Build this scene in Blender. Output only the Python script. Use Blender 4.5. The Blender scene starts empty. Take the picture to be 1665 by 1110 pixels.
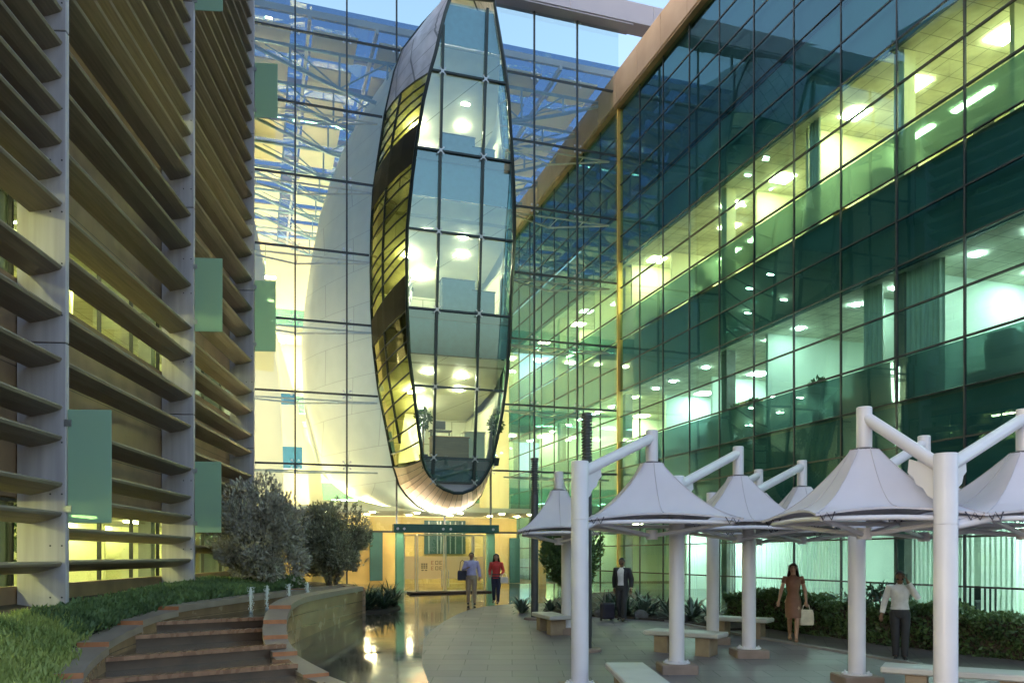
import bpy, math, random
import numpy as np
from mathutils import Vector, Matrix
random.seed(7); RNG = np.random.default_rng(11)
scene = bpy.context.scene
COL = scene.collection
H = 2.6                      # eye height above the datum
def R(d): return math.radians(d)

# ------------------------------------------------------------------ materials
def _new(name):
    m = bpy.data.materials.new(name); m.use_nodes = True
    nt = m.node_tree; nt.nodes.clear()
    out = nt.nodes.new('ShaderNodeOutputMaterial')
    return m, nt, out
def _coords(nt, scale=(1,1,1)):
    tc = nt.nodes.new('ShaderNodeTexCoord'); mp = nt.nodes.new('ShaderNodeMapping')
    mp.inputs['Scale'].default_value = scale
    nt.links.new(tc.outputs['Object'], mp.inputs['Vector'])
    return mp.outputs['Vector']
def mat(name, c, rough=.6, metal=0., c2=None, scale=4., stretch=(1,1,1), bump=0., bscale=None, spec=.5, rvar=0., detail=5., coat=0.):
    m, nt, out = _new(name)
    p = nt.nodes.new('ShaderNodeBsdfPrincipled'); nt.links.new(p.outputs[0], out.inputs[0])
    p.inputs['Roughness'].default_value = rough; p.inputs['Metallic'].default_value = metal
    p.inputs['Specular IOR Level'].default_value = spec
    p.inputs['Coat Weight'].default_value = coat
    c2 = c2 or tuple(x*.78 for x in c)
    v = _coords(nt, stretch)
    n = nt.nodes.new('ShaderNodeTexNoise'); n.inputs['Scale'].default_value = scale; n.inputs['Detail'].default_value = detail
    nt.links.new(v, n.inputs['Vector'])
    r = nt.nodes.new('ShaderNodeValToRGB'); r.color_ramp.elements[0].position = .32; r.color_ramp.elements[1].position = .68
    r.color_ramp.elements[0].color = (*c2, 1); r.color_ramp.elements[1].color = (*c, 1)
    nt.links.new(n.outputs['Fac'], r.inputs[0]); nt.links.new(r.outputs[0], p.inputs['Base Color'])
    if rvar:
        mr = nt.nodes.new('ShaderNodeMapRange'); mr.inputs['To Min'].default_value = max(.02, rough-rvar); mr.inputs['To Max'].default_value = rough+rvar
        nt.links.new(n.outputs['Fac'], mr.inputs['Value']); nt.links.new(mr.outputs[0], p.inputs['Roughness'])
    if bump:
        n2 = nt.nodes.new('ShaderNodeTexNoise'); n2.inputs['Scale'].default_value = bscale or scale*6; n2.inputs['Detail'].default_value = 4
        nt.links.new(v, n2.inputs['Vector'])
        b = nt.nodes.new('ShaderNodeBump'); b.inputs['Strength'].default_value = bump; b.inputs['Distance'].default_value = .02
        nt.links.new(n2.outputs['Fac'], b.inputs['Height']); nt.links.new(b.outputs[0], p.inputs['Normal'])
    return m
def tiles(name, c, c2, cm, bw, bh, mortar, rough=.6, bump=.3, rot=0., spec=.5, offset=0., rvar=0., nz=.32):
    """stone / tile / plank pattern laid out in the thing's own coordinates"""
    m, nt, out = _new(name)
    p = nt.nodes.new('ShaderNodeBsdfPrincipled'); nt.links.new(p.outputs[0], out.inputs[0])
    p.inputs['Roughness'].default_value = rough; p.inputs['Specular IOR Level'].default_value = spec
    tc = nt.nodes.new('ShaderNodeTexCoord'); mp = nt.nodes.new('ShaderNodeMapping'); mp.inputs['Rotation'].default_value = rot if isinstance(rot, tuple) else (0,0,rot)
    nt.links.new(tc.outputs['Object'], mp.inputs['Vector'])
    b = nt.nodes.new('ShaderNodeTexBrick'); b.offset = offset
    b.inputs['Color1'].default_value = (*c,1); b.inputs['Color2'].default_value = (*c2,1); b.inputs['Mortar'].default_value = (*cm,1)
    b.inputs['Scale'].default_value = 1; b.inputs['Brick Width'].default_value = bw; b.inputs['Row Height'].default_value = bh
    b.inputs['Mortar Size'].default_value = mortar; b.inputs['Mortar Smooth'].default_value = .1
    nt.links.new(mp.outputs[0], b.inputs['Vector'])
    n = nt.nodes.new('ShaderNodeTexNoise'); n.inputs['Scale'].default_value = 1.6; n.inputs['Detail'].default_value = 8
    nt.links.new(tc.outputs['Object'], n.inputs['Vector'])
    mx = nt.nodes.new('ShaderNodeMix'); mx.data_type = 'RGBA'; mx.blend_type = 'MULTIPLY'; mx.inputs['Factor'].default_value = 1
    rp = nt.nodes.new('ShaderNodeValToRGB'); rp.color_ramp.elements[0].position = .3; rp.color_ramp.elements[1].position = .7
    rp.color_ramp.elements[0].color = (1-nz,1-nz,1-nz,1); rp.color_ramp.elements[1].color = (1+nz*.3,1+nz*.3,1+nz*.3,1)
    nt.links.new(n.outputs['Fac'], rp.inputs[0]); nt.links.new(b.outputs['Color'], mx.inputs['A']); nt.links.new(rp.outputs[0], mx.inputs['B'])
    nt.links.new(mx.outputs['Result'], p.inputs['Base Color'])
    if rvar:
        mr = nt.nodes.new('ShaderNodeMapRange'); mr.inputs['From Min'].default_value=.3; mr.inputs['From Max'].default_value=.7
        mr.inputs['To Min'].default_value = max(.015, rough-rvar); mr.inputs['To Max'].default_value = rough+rvar
        nt.links.new(n.outputs['Fac'], mr.inputs['Value']); nt.links.new(mr.outputs[0], p.inputs['Roughness'])
    bp = nt.nodes.new('ShaderNodeBump'); bp.inputs['Strength'].default_value = bump; bp.inputs['Distance'].default_value = .006; bp.invert = True
    nt.links.new(b.outputs['Fac'], bp.inputs['Height']); nt.links.new(bp.outputs[0], p.inputs['Normal'])
    return m
def glass(name, tint, r0=.1, refl=(1,1,1), power=4., wob=.004, rough=.0, wscale=.35):
    """one thin coated pane: tinted see-through plus a mirror coat that grows toward grazing"""
    m, nt, out = _new(name)
    t = nt.nodes.new('ShaderNodeBsdfTransparent'); t.inputs[0].default_value = (*tint,1)
    g = nt.nodes.new('ShaderNodeBsdfGlossy'); g.inputs['Color'].default_value = (*refl,1); g.inputs['Roughness'].default_value = rough
    lw = nt.nodes.new('ShaderNodeLayerWeight'); lw.inputs['Blend'].default_value = .5
    pw = nt.nodes.new('ShaderNodeMath'); pw.operation = 'POWER'; pw.inputs[1].default_value = power
    nt.links.new(lw.outputs['Facing'], pw.inputs[0])
    ma = nt.nodes.new('ShaderNodeMath'); ma.operation = 'MULTIPLY_ADD'; ma.inputs[1].default_value = 1-r0; ma.inputs[2].default_value = r0
    nt.links.new(pw.outputs[0], ma.inputs[0])
    if wob:
        n = nt.nodes.new('ShaderNodeTexNoise'); n.inputs['Scale'].default_value = wscale; n.inputs['Detail'].default_value = 1
        tc = nt.nodes.new('ShaderNodeTexCoord'); nt.links.new(tc.outputs['Object'], n.inputs['Vector'])
        b = nt.nodes.new('ShaderNodeBump'); b.inputs['Strength'].default_value = 1.; b.inputs['Distance'].default_value = wob
        nt.links.new(n.outputs['Fac'], b.inputs['Height']); nt.links.new(b.outputs[0], g.inputs['Normal'])
    mx = nt.nodes.new('ShaderNodeMixShader')
    nt.links.new(ma.outputs[0], mx.inputs[0]); nt.links.new(t.outputs[0], mx.inputs[1]); nt.links.new(g.outputs[0], mx.inputs[2])
    nt.links.new(mx.outputs[0], out.inputs[0])
    return m
def frosted(name, c, clear=.35, trans=.5):
    m, nt, out = _new(name)
    t = nt.nodes.new('ShaderNodeBsdfTransparent'); t.inputs[0].default_value = (*[min(1,x*1.15) for x in c],1)
    d = nt.nodes.new('ShaderNodeBsdfDiffuse'); d.inputs[0].default_value = (*c,1)
    tr = nt.nodes.new('ShaderNodeBsdfTranslucent'); tr.inputs[0].default_value = (*c,1)
    a = nt.nodes.new('ShaderNodeMixShader'); a.inputs[0].default_value = trans
    nt.links.new(d.outputs[0], a.inputs[1]); nt.links.new(tr.outputs[0], a.inputs[2])
    b = nt.nodes.new('ShaderNodeMixShader'); b.inputs[0].default_value = clear
    nt.links.new(a.outputs[0], b.inputs[1]); nt.links.new(t.outputs[0], b.inputs[2])
    nt.links.new(b.outputs[0], out.inputs[0])
    return m
def lamp(name, c, s):
    m, nt, out = _new(name)
    e = nt.nodes.new('ShaderNodeEmission'); e.inputs[0].default_value = (*c,1); e.inputs[1].default_value = s*.84
    nt.links.new(e.outputs[0], out.inputs[0]); return m
def leafmat(name, c, c2, rough=.55, scale=3., trans=.25):
    m, nt, out = _new(name)
    p = nt.nodes.new('ShaderNodeBsdfPrincipled'); p.inputs['Roughness'].default_value = rough
    tr = nt.nodes.new('ShaderNodeBsdfTranslucent')
    n = nt.nodes.new('ShaderNodeTexNoise'); n.inputs['Scale'].default_value = scale; n.inputs['Detail'].default_value = 6
    tc = nt.nodes.new('ShaderNodeTexCoord'); nt.links.new(tc.outputs['Object'], n.inputs['Vector'])
    r = nt.nodes.new('ShaderNodeValToRGB'); r.color_ramp.elements[0].position=.36; r.color_ramp.elements[1].position=.64
    r.color_ramp.elements[0].color=(*c2,1); r.color_ramp.elements[1].color=(*c,1)
    nt.links.new(n.outputs['Fac'], r.inputs[0]); nt.links.new(r.outputs[0], p.inputs['Base Color']); nt.links.new(r.outputs[0], tr.inputs[0])
    mx = nt.nodes.new('ShaderNodeMixShader'); mx.inputs[0].default_value = trans
    nt.links.new(p.outputs[0], mx.inputs[1]); nt.links.new(tr.outputs[0], mx.inputs[2]); nt.links.new(mx.outputs[0], out.inputs[0])
    return m

# ------------------------------------------------------------------ mesh builder
class MB:
    def __init__(s): s.v=[]; s.f=[]; s.m=[]
    def add(s, vs, fs, mi=0):
        o=len(s.v); s.v += [tuple(v) for v in vs]; s.f += [tuple(i+o for i in f) for f in fs]; s.m += [mi]*len(fs); return s
    def quad(s, a,b,c,d, mi=0): return s.add([a,b,c,d], [(0,1,2,3)], mi)
    def box(s, x0,x1,y0,y1,z0,z1, mi=0, bev=0.):
        if bev:
            b=min(bev,(x1-x0)*.45,(y1-y0)*.45,(z1-z0)*.45)
            pl=[(x0+b,y0),(x1-b,y0),(x1,y0+b),(x1,y1-b),(x1-b,y1),(x0+b,y1),(x0,y1-b),(x0,y0+b)]
            cx,cy=(x0+x1)/2,(y0+y1)/2
            def ins(p): return (min(max(p[0],x0+b),x1-b),min(max(p[1],y0+b),y1-b))
            rings=[[(*ins(p),z0) for p in pl],[(*p,z0+b) for p in pl],[(*p,z1-b) for p in pl],[(*ins(p),z1) for p in pl]]
            return s.loft(rings, mi=mi, cap=True)
        return s.add([(x0,y0,z0),(x1,y0,z0),(x1,y1,z0),(x0,y1,z0),(x0,y0,z1),(x1,y0,z1),(x1,y1,z1),(x0,y1,z1)],
            [(3,2,1,0),(4,5,6,7),(0,1,5,4),(1,2,6,5),(2,3,7,6),(3,0,4,7)], mi)
    def loft(s, rings, mi=0, cap=False, closed=True):
        n=len(rings[0]); vs=[p for r in rings for p in r]; fs=[]
        for k in range(len(rings)-1):
            for i in range(n if closed else n-1):
                j=(i+1)%n; fs.append((k*n+i,k*n+j,(k+1)*n+j,(k+1)*n+i))
        if cap:
            fs.append(tuple(range(n-1,-1,-1))); fs.append(tuple((len(rings)-1)*n+i for i in range(n)))
        return s.add(vs,fs,mi)
    def tube(s, pts, r, seg=8, mi=0, cap=True):
        pts=[Vector(p) for p in pts]; rr=r if isinstance(r,(list,tuple)) else [r]*len(pts); rings=[]
        up=None
        for i,p in enumerate(pts):
            t=(pts[min(i+1,len(pts)-1)]-pts[max(i-1,0)]).normalized()
            if up is None:
                up=Vector((0,0,1)) if abs(t.z)<.9 else Vector((1,0,0))
            a=t.cross(up).normalized(); b=a.cross(t).normalized(); up=b
            rings.append([tuple(p+(a*math.cos(2*math.pi*k/seg)+b*math.sin(2*math.pi*k/seg))*rr[i]) for k in range(seg)])
        return s.loft(rings,mi,cap)
    def bar(s, a, b, w, h, mi=0, up=(0,0,1)):
        """rectangular bar from a to b, w across, h along up"""
        a=Vector(a); b=Vector(b); t=(b-a).normalized(); u=Vector(up); x=t.cross(u).normalized(); y=x.cross(t).normalized()
        rings=[[tuple(p+x*sx*w/2+y*sy*h/2) for sx,sy in ((-1,-1),(1,-1),(1,1),(-1,1))] for p in (a,b)]
        return s.loft(rings,mi,True)
    def prism(s, poly, z0, z1, mi=0, mtop=None):
        n=len(poly); zt=(lambda x,y:z1(x,y)) if callable(z1) else (lambda x,y:z1)
        zb=(lambda x,y:z0(x,y)) if callable(z0) else (lambda x,y:z0)
        vs=[(x,y,zb(x,y)) for x,y in poly]+[(x,y,zt(x,y)) for x,y in poly]
        s.add(vs,[(i,(i+1)%n,n+(i+1)%n,n+i) for i in range(n)]+[tuple(range(n-1,-1,-1))],mi)
        return s.add([(x,y,zt(x,y)) for x,y in poly],[tuple(range(n))],mi if mtop is None else mtop)
    def lathe(s, prof, seg=20, c=(0,0), mi=0, cap=True):
        return s.loft([[(c[0]+r*math.cos(2*math.pi*k/seg),c[1]+r*math.sin(2*math.pi*k/seg),z) for k in range(seg)] for r,z in prof],mi,cap)
    def ball(s, c, r, seg=10, rings=6, mi=0, sc=(1,1,1)):
        pr=[]
        for i in range(rings+1):
            a=math.pi*i/rings; rr=max(.02,math.sin(a)); pr.append([(c[0]+r*sc[0]*rr*math.cos(2*math.pi*k/seg),c[1]+r*sc[1]*rr*math.sin(2*math.pi*k/seg),c[2]-r*sc[2]*math.cos(a)) for k in range(seg)])
        return s.loft(pr,mi,True)
    def build(s, name, mats, parent=None, smooth=False, zoff=None):
        me=bpy.data.meshes.new(name); vs=s.v
        if zoff is None: zoff = parent.location.z if (parent is not None and parent.get('abs_z')) else 0.
        if zoff: vs=[(x,y,z-zoff) for x,y,z in vs]
        me.from_pydata(vs,[],s.f)
        for m in (mats if isinstance(mats,(list,tuple)) else [mats]): me.materials.append(m)
        me.polygons.foreach_set('material_index', s.m)
        if smooth:
            me.polygons.foreach_set('use_smooth',[True]*len(me.polygons))
            me.set_sharp_from_angle(angle=R(40))
        me.update()
        return link(name, me, parent)
def link(name, me, parent=None, loc=None, rz=None):
    o=bpy.data.objects.new(name,me); COL.objects.link(o)
    if parent is not None: o.parent=parent
    if loc is not None: o.location=loc
    if rz is not None: o.rotation_euler=(0,0,rz)
    return o
def tag(o,label,cat,group=None,kind=None):
    if label: o['label']=label
    if cat: o['category']=cat
    if group: o['group']=group
    if kind: o['kind']=kind
    return o
ABS=set()
def thing(name,label,cat,loc=(0,0,0),rz=0.,group=None,absz=False):
    o=bpy.data.objects.new(name,None); COL.objects.link(o); o.empty_display_size=.2
    o.location=loc; o.rotation_euler=(0,0,rz); tag(o,label,cat,group)
    if absz: o['abs_z']=1
    return o
def struct(o): o['kind']='structure'; return o
def copy_tree(o,parent=None):
    c=o.copy(); COL.objects.link(c); c.parent=parent
    for ch in list(o.children): copy_tree(ch,c)
    return c
def quads_mesh(name, P, mats, mi=None, parent=None, smooth=False):
    """P: (n,4,3) array of quads"""
    n=len(P); me=bpy.data.meshes.new(name)
    me.vertices.add(n*4); me.vertices.foreach_set('co', np.ascontiguousarray(P,dtype=np.float32).ravel())
    me.loops.add(n*4); me.loops.foreach_set('vertex_index', np.arange(n*4,dtype=np.int32))
    me.polygons.add(n); me.polygons.foreach_set('loop_start', np.arange(0,n*4,4,dtype=np.int32))
    for m in (mats if isinstance(mats,(list,tuple)) else [mats]): me.materials.append(m)
    if mi is not None: me.polygons.foreach_set('material_index', np.asarray(mi,dtype=np.int32))
    me.update(calc_edges=True); me.validate()
    return link(name, me, parent)
def leaf_quads(C, D, size, aspect=.5, curl=.25):
    """diamond leaves: centres C (n,3), directions D (n,3), length size (n,)"""
    n=len(C); D=D/np.linalg.norm(D,axis=1,keepdims=True)
    A=RNG.normal(size=(n,3)); S=np.cross(D,A); S/=np.linalg.norm(S,axis=1,keepdims=True)
    N=np.cross(S,D); L=size[:,None]; W=L*aspect*.5
    return np.stack([C-D*L*.5, C+S*W+N*L*curl*.3, C+D*L*.5, C-S*W+N*L*curl*.3],axis=1)
def ground_z(y): return .037*min(max(y,0.),33.)
# ------------------------------------------------------------------ camera, sky, sun
FPX=1303.; CX=832.5; HY=903.
cam=bpy.data.cameras.new('camera'); camo=bpy.data.objects.new('camera',cam); COL.objects.link(camo)
camo.location=(0,0,H); camo.rotation_euler=(R(90),0,0)
cam.sensor_width=36; cam.lens=36*FPX/1665; cam.shift_y=(HY-555)/1665; cam.clip_end=3000; cam.clip_start=.1
scene.camera=camo
w=bpy.data.worlds.new('World'); scene.world=w; w.use_nodes=True
nt=w.node_tree; nt.nodes.clear()
SUN_EL, SUN_AZ = 14., 250.
sk=nt.nodes.new('ShaderNodeTexSky'); sk.sky_type='NISHITA'; sk.sun_disc=False
sk.sun_elevation=R(SUN_EL); sk.sun_rotation=R(SUN_AZ); sk.altitude=20; sk.air_density=1.0; sk.dust_density=3.; sk.ozone_density=.9
bg=nt.nodes.new('ShaderNodeBackground'); bg.inputs[1].default_value=.15
ow=nt.nodes.new('ShaderNodeOutputWorld'); nt.links.new(sk.outputs[0],bg.inputs[0]); nt.links.new(bg.outputs[0],ow.inputs[0])
sl=bpy.data.lights.new('sun','SUN'); sl.energy=.8; sl.angle=R(10); sl.color=(1,.92,.86)
so=bpy.data.objects.new('sun',sl); COL.objects.link(so)
d=Vector((math.sin(R(SUN_AZ))*math.cos(R(SUN_EL)),math.cos(R(SUN_AZ))*math.cos(R(SUN_EL)),math.sin(R(SUN_EL))))
so.rotation_euler=(-d).to_track_quat('-Z','Y').to_euler()
scene.view_settings.view_transform='Standard'; scene.view_settings.look='None'; scene.view_settings.gamma=1
scene.view_settings.exposure=2.15; scene.view_settings.use_curve_mapping=False
scene.render.engine='CYCLES'
cy=scene.cycles
cy.use_denoising=True
try: cy.denoiser='OPENIMAGEDENOISE'; cy.denoising_input_passes='RGB_ALBEDO_NORMAL'; cy.denoising_prefilter='ACCURATE'
except Exception: pass
cy.max_bounces=9; cy.diffuse_bounces=4; cy.glossy_bounces=5; cy.transmission_bounces=4; cy.transparent_max_bounces=24
cy.caustics_reflective=False; cy.caustics_refractive=False; cy.sample_clamp_indirect=5; cy.use_adaptive_sampling=True; cy.adaptive_threshold=.02
try: cy.use_light_tree=True
except Exception: pass

# ------------------------------------------------------------------ frames
TH=math.atan2(417.5,1303.)          # the atrium block is turned by this angle
U=Vector((math.cos(TH),math.sin(TH),0)); N_=Vector((math.sin(TH),-math.cos(TH),0))   # along the glass front / out of it
P0=Vector((-3.,32.2,0)); Q=P0+U*8.0
QF=Matrix.Translation(Q)@Matrix.Rotation(TH,4,'Z'); QI=QF.inverted()
def loc(p): return QI@Vector(p)
def wor(p): return QF@Vector(p)
def ray(px,py): return Vector(((px-CX)/FPX,1,(HY-py)/FPX))
def on_front(px,py,e0,k=0.):
    """photo point -> block coordinates on the plane e = e0 + k*(height-5.8) out of the glass front"""
    r=ray(px,py); a=N_.dot(r); b=N_.dot(-P0)
    t=(e0-k*5.8-b)/(a-k*r.z); return loc(Vector((0,0,H))+r*t)
def on_side(px,py,x):
    """photo point -> block coordinates on a plane parallel to the office facade, x behind it"""
    r=ray(px,py); c=Vector((0,0,H)); o=QI@c; dv=QI.to_3x3()@r; t=(x-o.x)/dv.x; return o+dv*t

# ------------------------------------------------------------------ materials
M={}
M['steel_dark']=mat('dark_steel',(.025,.03,.034),.5,0.,scale=9)
M['alu']=mat('aluminium',(.45,.47,.5),.35,.8,scale=14)
M['green_glass']=glass('office_glass',(.50,.76,.73),.085,(.46,.80,.95),4.6,.004)
M['clear_glass']=glass('front_glass',(.80,.88,.81),.11,(.55,.78,1.),4.,.004)
M['pod_glass']=glass('pod_glass',(.72,.88,.85),.18,(.65,.92,1.),4.,.003)
M['gold_glass']=glass('amber_glass',(.52,.60,.24),.05,(.9,.85,.6),3.6,.006)
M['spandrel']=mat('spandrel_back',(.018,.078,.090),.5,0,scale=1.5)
M['off_wall']=mat('office_wall',(.72,.70,.52),.8,c2=(.66,.64,.46),scale=.8)
M['off_wall_mint']=mat('office_wall_mint',(.70,.78,.68),.8,c2=(.62,.72,.62),scale=.8)
M['off_ceil']=tiles('ceiling_tiles',(.75,.74,.62),(.72,.71,.6),(.4,.4,.33),.6,.6,.012,.9,0)
M['carpet']=mat('carpet',(.16,.15,.12),.95,scale=30)
M['slab']=mat('floor_slab',(.2,.2,.18),.8)
M['stone']=mat('brown_stone',(.33,.235,.165),.6,c2=(.27,.185,.125),scale=1.2,bump=.15,bscale=30)
M['stone_d']=tiles('dark_brown_stone',(.29,.19,.115),(.24,.155,.09),(.10,.065,.04),1.2,.55,.012,.55,.3,rot=(R(90),0,R(90)))
M['fascia']=mat('lavender_fascia',(.40,.38,.44),.5,c2=(.36,.34,.41),scale=.6)
M['gold']=mat('gold_post',(.62,.40,.10),.4,.3,c2=(.55,.35,.08),scale=5)
M['l_warm']=lamp('warm_tube_light',(1.,.88,.44),38.)
M['l_mint']=lamp('cool_downlight',(.86,1.,.88),75.)
M['l_mint_p']=lamp('cool_panel_light',(.86,1.,.90),28.)
M['l_mint_g']=lamp('ground_floor_light',(.92,1.,.92),60.)
M['l_lobby_w']=lamp('inner_downlight',(1.,.88,.45),160.)
M['l_lobby']=lamp('lobby_light',(1.,.84,.42),20.)
M['l_left']=lamp('left_tube_light',(.98,.95,.45),26.)
M['l_pod']=lamp('pod_light',(1.,.92,.60),215.)
M['wood']=mat('office_wood',(.36,.20,.07),.5,c2=(.28,.15,.05),scale=2,stretch=(1,1,8))
M['curtain']=mat('curtain_cloth',(.5,.58,.5),.9,scale=6,stretch=(6,6,.3))
M['blind']=frosted('vertical_blind',(.80,.84,.78),.25,.6)
M['film']=frosted('frosted_film',(.16,.26,.25),.5,.5)
M['dark']=mat('dark_plastic',(.03,.032,.035),.5)
M['plant']=leafmat('potted_leaf',(.06,.11,.03),(.02,.05,.015))
M['pot']=mat('clay_pot',(.36,.09,.03),.7)
M['white_paint']=mat('white_paint',(.64,.61,.66),.35,c2=(.60,.57,.62),scale=2.,bump=.04,bscale=40)
M['fabric']=mat('white_membrane',(.56,.52,.58),.7,c2=(.50,.465,.52),scale=1.3,detail=7,bump=.1,bscale=60)
M['cream']=mat('cream_plaster',(.76,.70,.52),.7,c2=(.72,.66,.48),scale=.5)
M['shell']=tiles('white_shell_panels',(.62,.63,.55),(.58,.60,.52),(.42,.42,.37),1.9,1.4,.012,.45,.3,rot=(R(90),0,0),offset=.5,nz=.07)
M['beige_panel']=mat('beige_roof_panel',(.66,.58,.46),.8,c2=(.58,.5,.4),scale=.6)
M['truss']=mat('pale_truss_steel',(.26,.36,.46),.4,.2,scale=3)
M['brass']=mat('warm_rod',(.62,.58,.42),.35,.4)

# ------------------------------------------------------------------ ground
def sheet(name,poly,dz,m,sub=None):
    b=MB(); b.add([(x,y,ground_z(y)+dz) for x,y in poly],[tuple(range(len(poly)))])
    return struct(b.build(name,m))
M['earth']=mat('earth',(.13,.11,.09),.9,scale=.6)
M['granite']=tiles('wet_granite',(.085,.070,.062),(.068,.056,.050),(.03,.026,.022),.9,.45,.008,.08,.12,rot=R(17.77),spec=1.,rvar=.05,offset=.5)
M['paving']=tiles('grey_paving',(.225,.192,.200),(.178,.152,.160),(.085,.076,.078),.9,.6,.009,.5,.6,rot=R(0),rvar=.1,offset=.5)
M['path']=tiles('dark_path',(.12,.10,.085),(.10,.085,.072),(.05,.045,.04),.4,.4,.008,.6,.35,rot=R(17.77),rvar=.1)
gb=MB(); ys=[-400,0,8,16,24,33,400]
for i in range(len(ys)-1):
    gb.quad((-400,ys[i],ground_z(ys[i])),(400,ys[i],ground_z(ys[i])),(400,ys[i+1],ground_z(ys[i+1])),(-400,ys[i+1],ground_z(ys[i+1])))
struct(gb.build('ground',M['earth']))
def strip_sheet(name,left,right,dz,m):
    """left/right: functions of y; one sheet following the slope"""
    yy=[-2+1.*i for i in range(36)]; b=MB()
    return yy
def interp(pts,y):
    if y<=pts[0][0]: return pts[0][1]
    for (a,b),(c,d) in zip(pts,pts[1:]):
        if y<=c: return b+(d-b)*(y-a)/(c-a)
    return pts[-1][1]
PAVE_L=[(-4,.6),(6,-.2),(10,-.75),(13.3,-1.38),(15.2,-1.72),(18.3,-2.02),(20,-2.0),(21.8,-1.86),(24,-1.55),(25.3,-1.2),(26.2,-.7),(26.8,.2),(27.1,1.4)]
PAVE_R=[(-4,16),(6,13.5),(12,9.2),(15.4,7.35),(18.6,5.7),(21,4.6),(24,3.2),(27.1,1.5)]
def ribbon(name,Lp,Rp,y0,y1,step,dz,m):
    b=MB(); n=int((y1-y0)/step); prev=None
    for i in range(n+1):
        y=y0+(y1-y0)*i/n; a=(interp(Lp,y),y,ground_z(y)+dz); c=(interp(Rp,y),y,ground_z(y)+dz)
        if prev: b.quad(prev[0],prev[1],c,a)
        prev=(a,c)
    return struct(b.build(name,m))
ribbon('plaza',[(-4,-14),(40,-14)],[(-4,22),(40,22)],-4,39.5,.5,.004,M['granite'])
ribbon('pavement',PAVE_L,PAVE_R,-4,27.1,.25,.008,M['paving'])
ribbon('path',[(y,x+.0) for y,x in PAVE_R],[(y,x+5.) for y,x in PAVE_R],-4,24.,.5,.008,M['path'])
kb=MB()
for (ya,xa),(yb,xb) in zip(PAVE_R[1:6],PAVE_R[2:7]):
    kb.bar((xa,ya,ground_z(ya)+.02),(xb,yb,ground_z(yb)+.02),.14,.06)
struct(kb.build('kerb',mat('kerb_stone',(.27,.25,.24),.7)))

# ------------------------------------------------------------------ office building on the right
G0=1.1
OB=thing('office_building','long office building with green glass curtain wall and brown stone parapet, right of the courtyard','building',(Q.x,Q.y,0),TH)
DP=1.108; ZB=[-1.79+DP*5*i+H for i in range(4)]+[19.3+H]      # storey starts
BW=1.97; YS=[-BW*i for i in range(13)]; IN=[BW*i for i in range(9)]
bays=[-BW*(i+1) for i in range(12)]+[BW*i for i in range(8)]    # low y of each bay
def window_mesh(h,rows):
    g=MB(); f=MB(); t=.021
    for r in range(rows):
        z0=r*DP+(.0 if r==0 else t); z1=min((r+1)*DP,h)-t
        # each pane leans by a hair, as glazed panes do
        j=[random.uniform(-.004,.004) for _ in range(4)]
        g.quad((j[0],t,z0),(j[1],BW-t,z0),(j[2],BW-t,z1),(j[3],t,z1))
    f.box(-.020,.035,-t,t,0,h)
    for r in range(rows+1):
        z=min(r*DP,h)
        if r<rows: f.box(-.02 if r else -.02,.05,t,BW-t,z-t if r else 0,z+t)
    return g,f
wm={}
for si in range(4):
    h=ZB[si+1]-ZB[si]; rows=5 if si<3 else 4
    for bi,y in enumerate(bays):
        key=(si if si==3 else 0, bi%4)
        if key not in wm:
            g,f=window_mesh(h,rows); a=g.build('window',M['green_glass'],OB); c=f.build('frame',M['steel_dark'],a); wm[key]=(a,c)
        else:
            a0,c0=wm[key]; a=a0.copy(); COL.objects.link(a); a.parent=OB; c=c0.copy(); COL.objects.link(c); c.parent=a
        a.location=(0,y,ZB[si]); a.rotation_euler=(0,random.uniform(-.0022,.0022),random.uniform(-.004,.004))
# structure
y0,y1=bays[11],bays[-1]+BW; DEPTH=6.5
for si in range(4):
    z=ZB[si]
    zt=z+3*DP
    top=ZB[si+1]
    b=MB(); b.box(.30,DEPTH,y0,y1,z-.06 if si else z-.4,z+.10); b.build('floor_slab',M['carpet'],OB)
    if si<3:
        b=MB(); b.box(.25,DEPTH,y0,y1,zt-.02,zt+.06); b.build('ceiling',M['off_ceil'],OB)
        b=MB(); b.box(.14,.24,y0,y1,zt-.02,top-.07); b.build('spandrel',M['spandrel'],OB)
        b=MB(); b.box(DEPTH,DEPTH+.2,y0,y1,z+.1,zt-.02); b.build('back_wall',M['off_wall'] if si==2 else M['off_wall_mint'],OB)
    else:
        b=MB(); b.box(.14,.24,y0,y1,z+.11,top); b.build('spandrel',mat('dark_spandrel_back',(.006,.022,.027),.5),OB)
# sill zone: frosted film behind the lowest row of each lit storey
for si in (1,2):
    b=MB(); b.quad((.07,y0,ZB[si]+.05),(.07,y1,ZB[si]+.05),(.07,y1,ZB[si]+DP-.04),(.07,y0,ZB[si]+DP-.04)); b.build('frosted_film',M['film'],OB)
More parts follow.
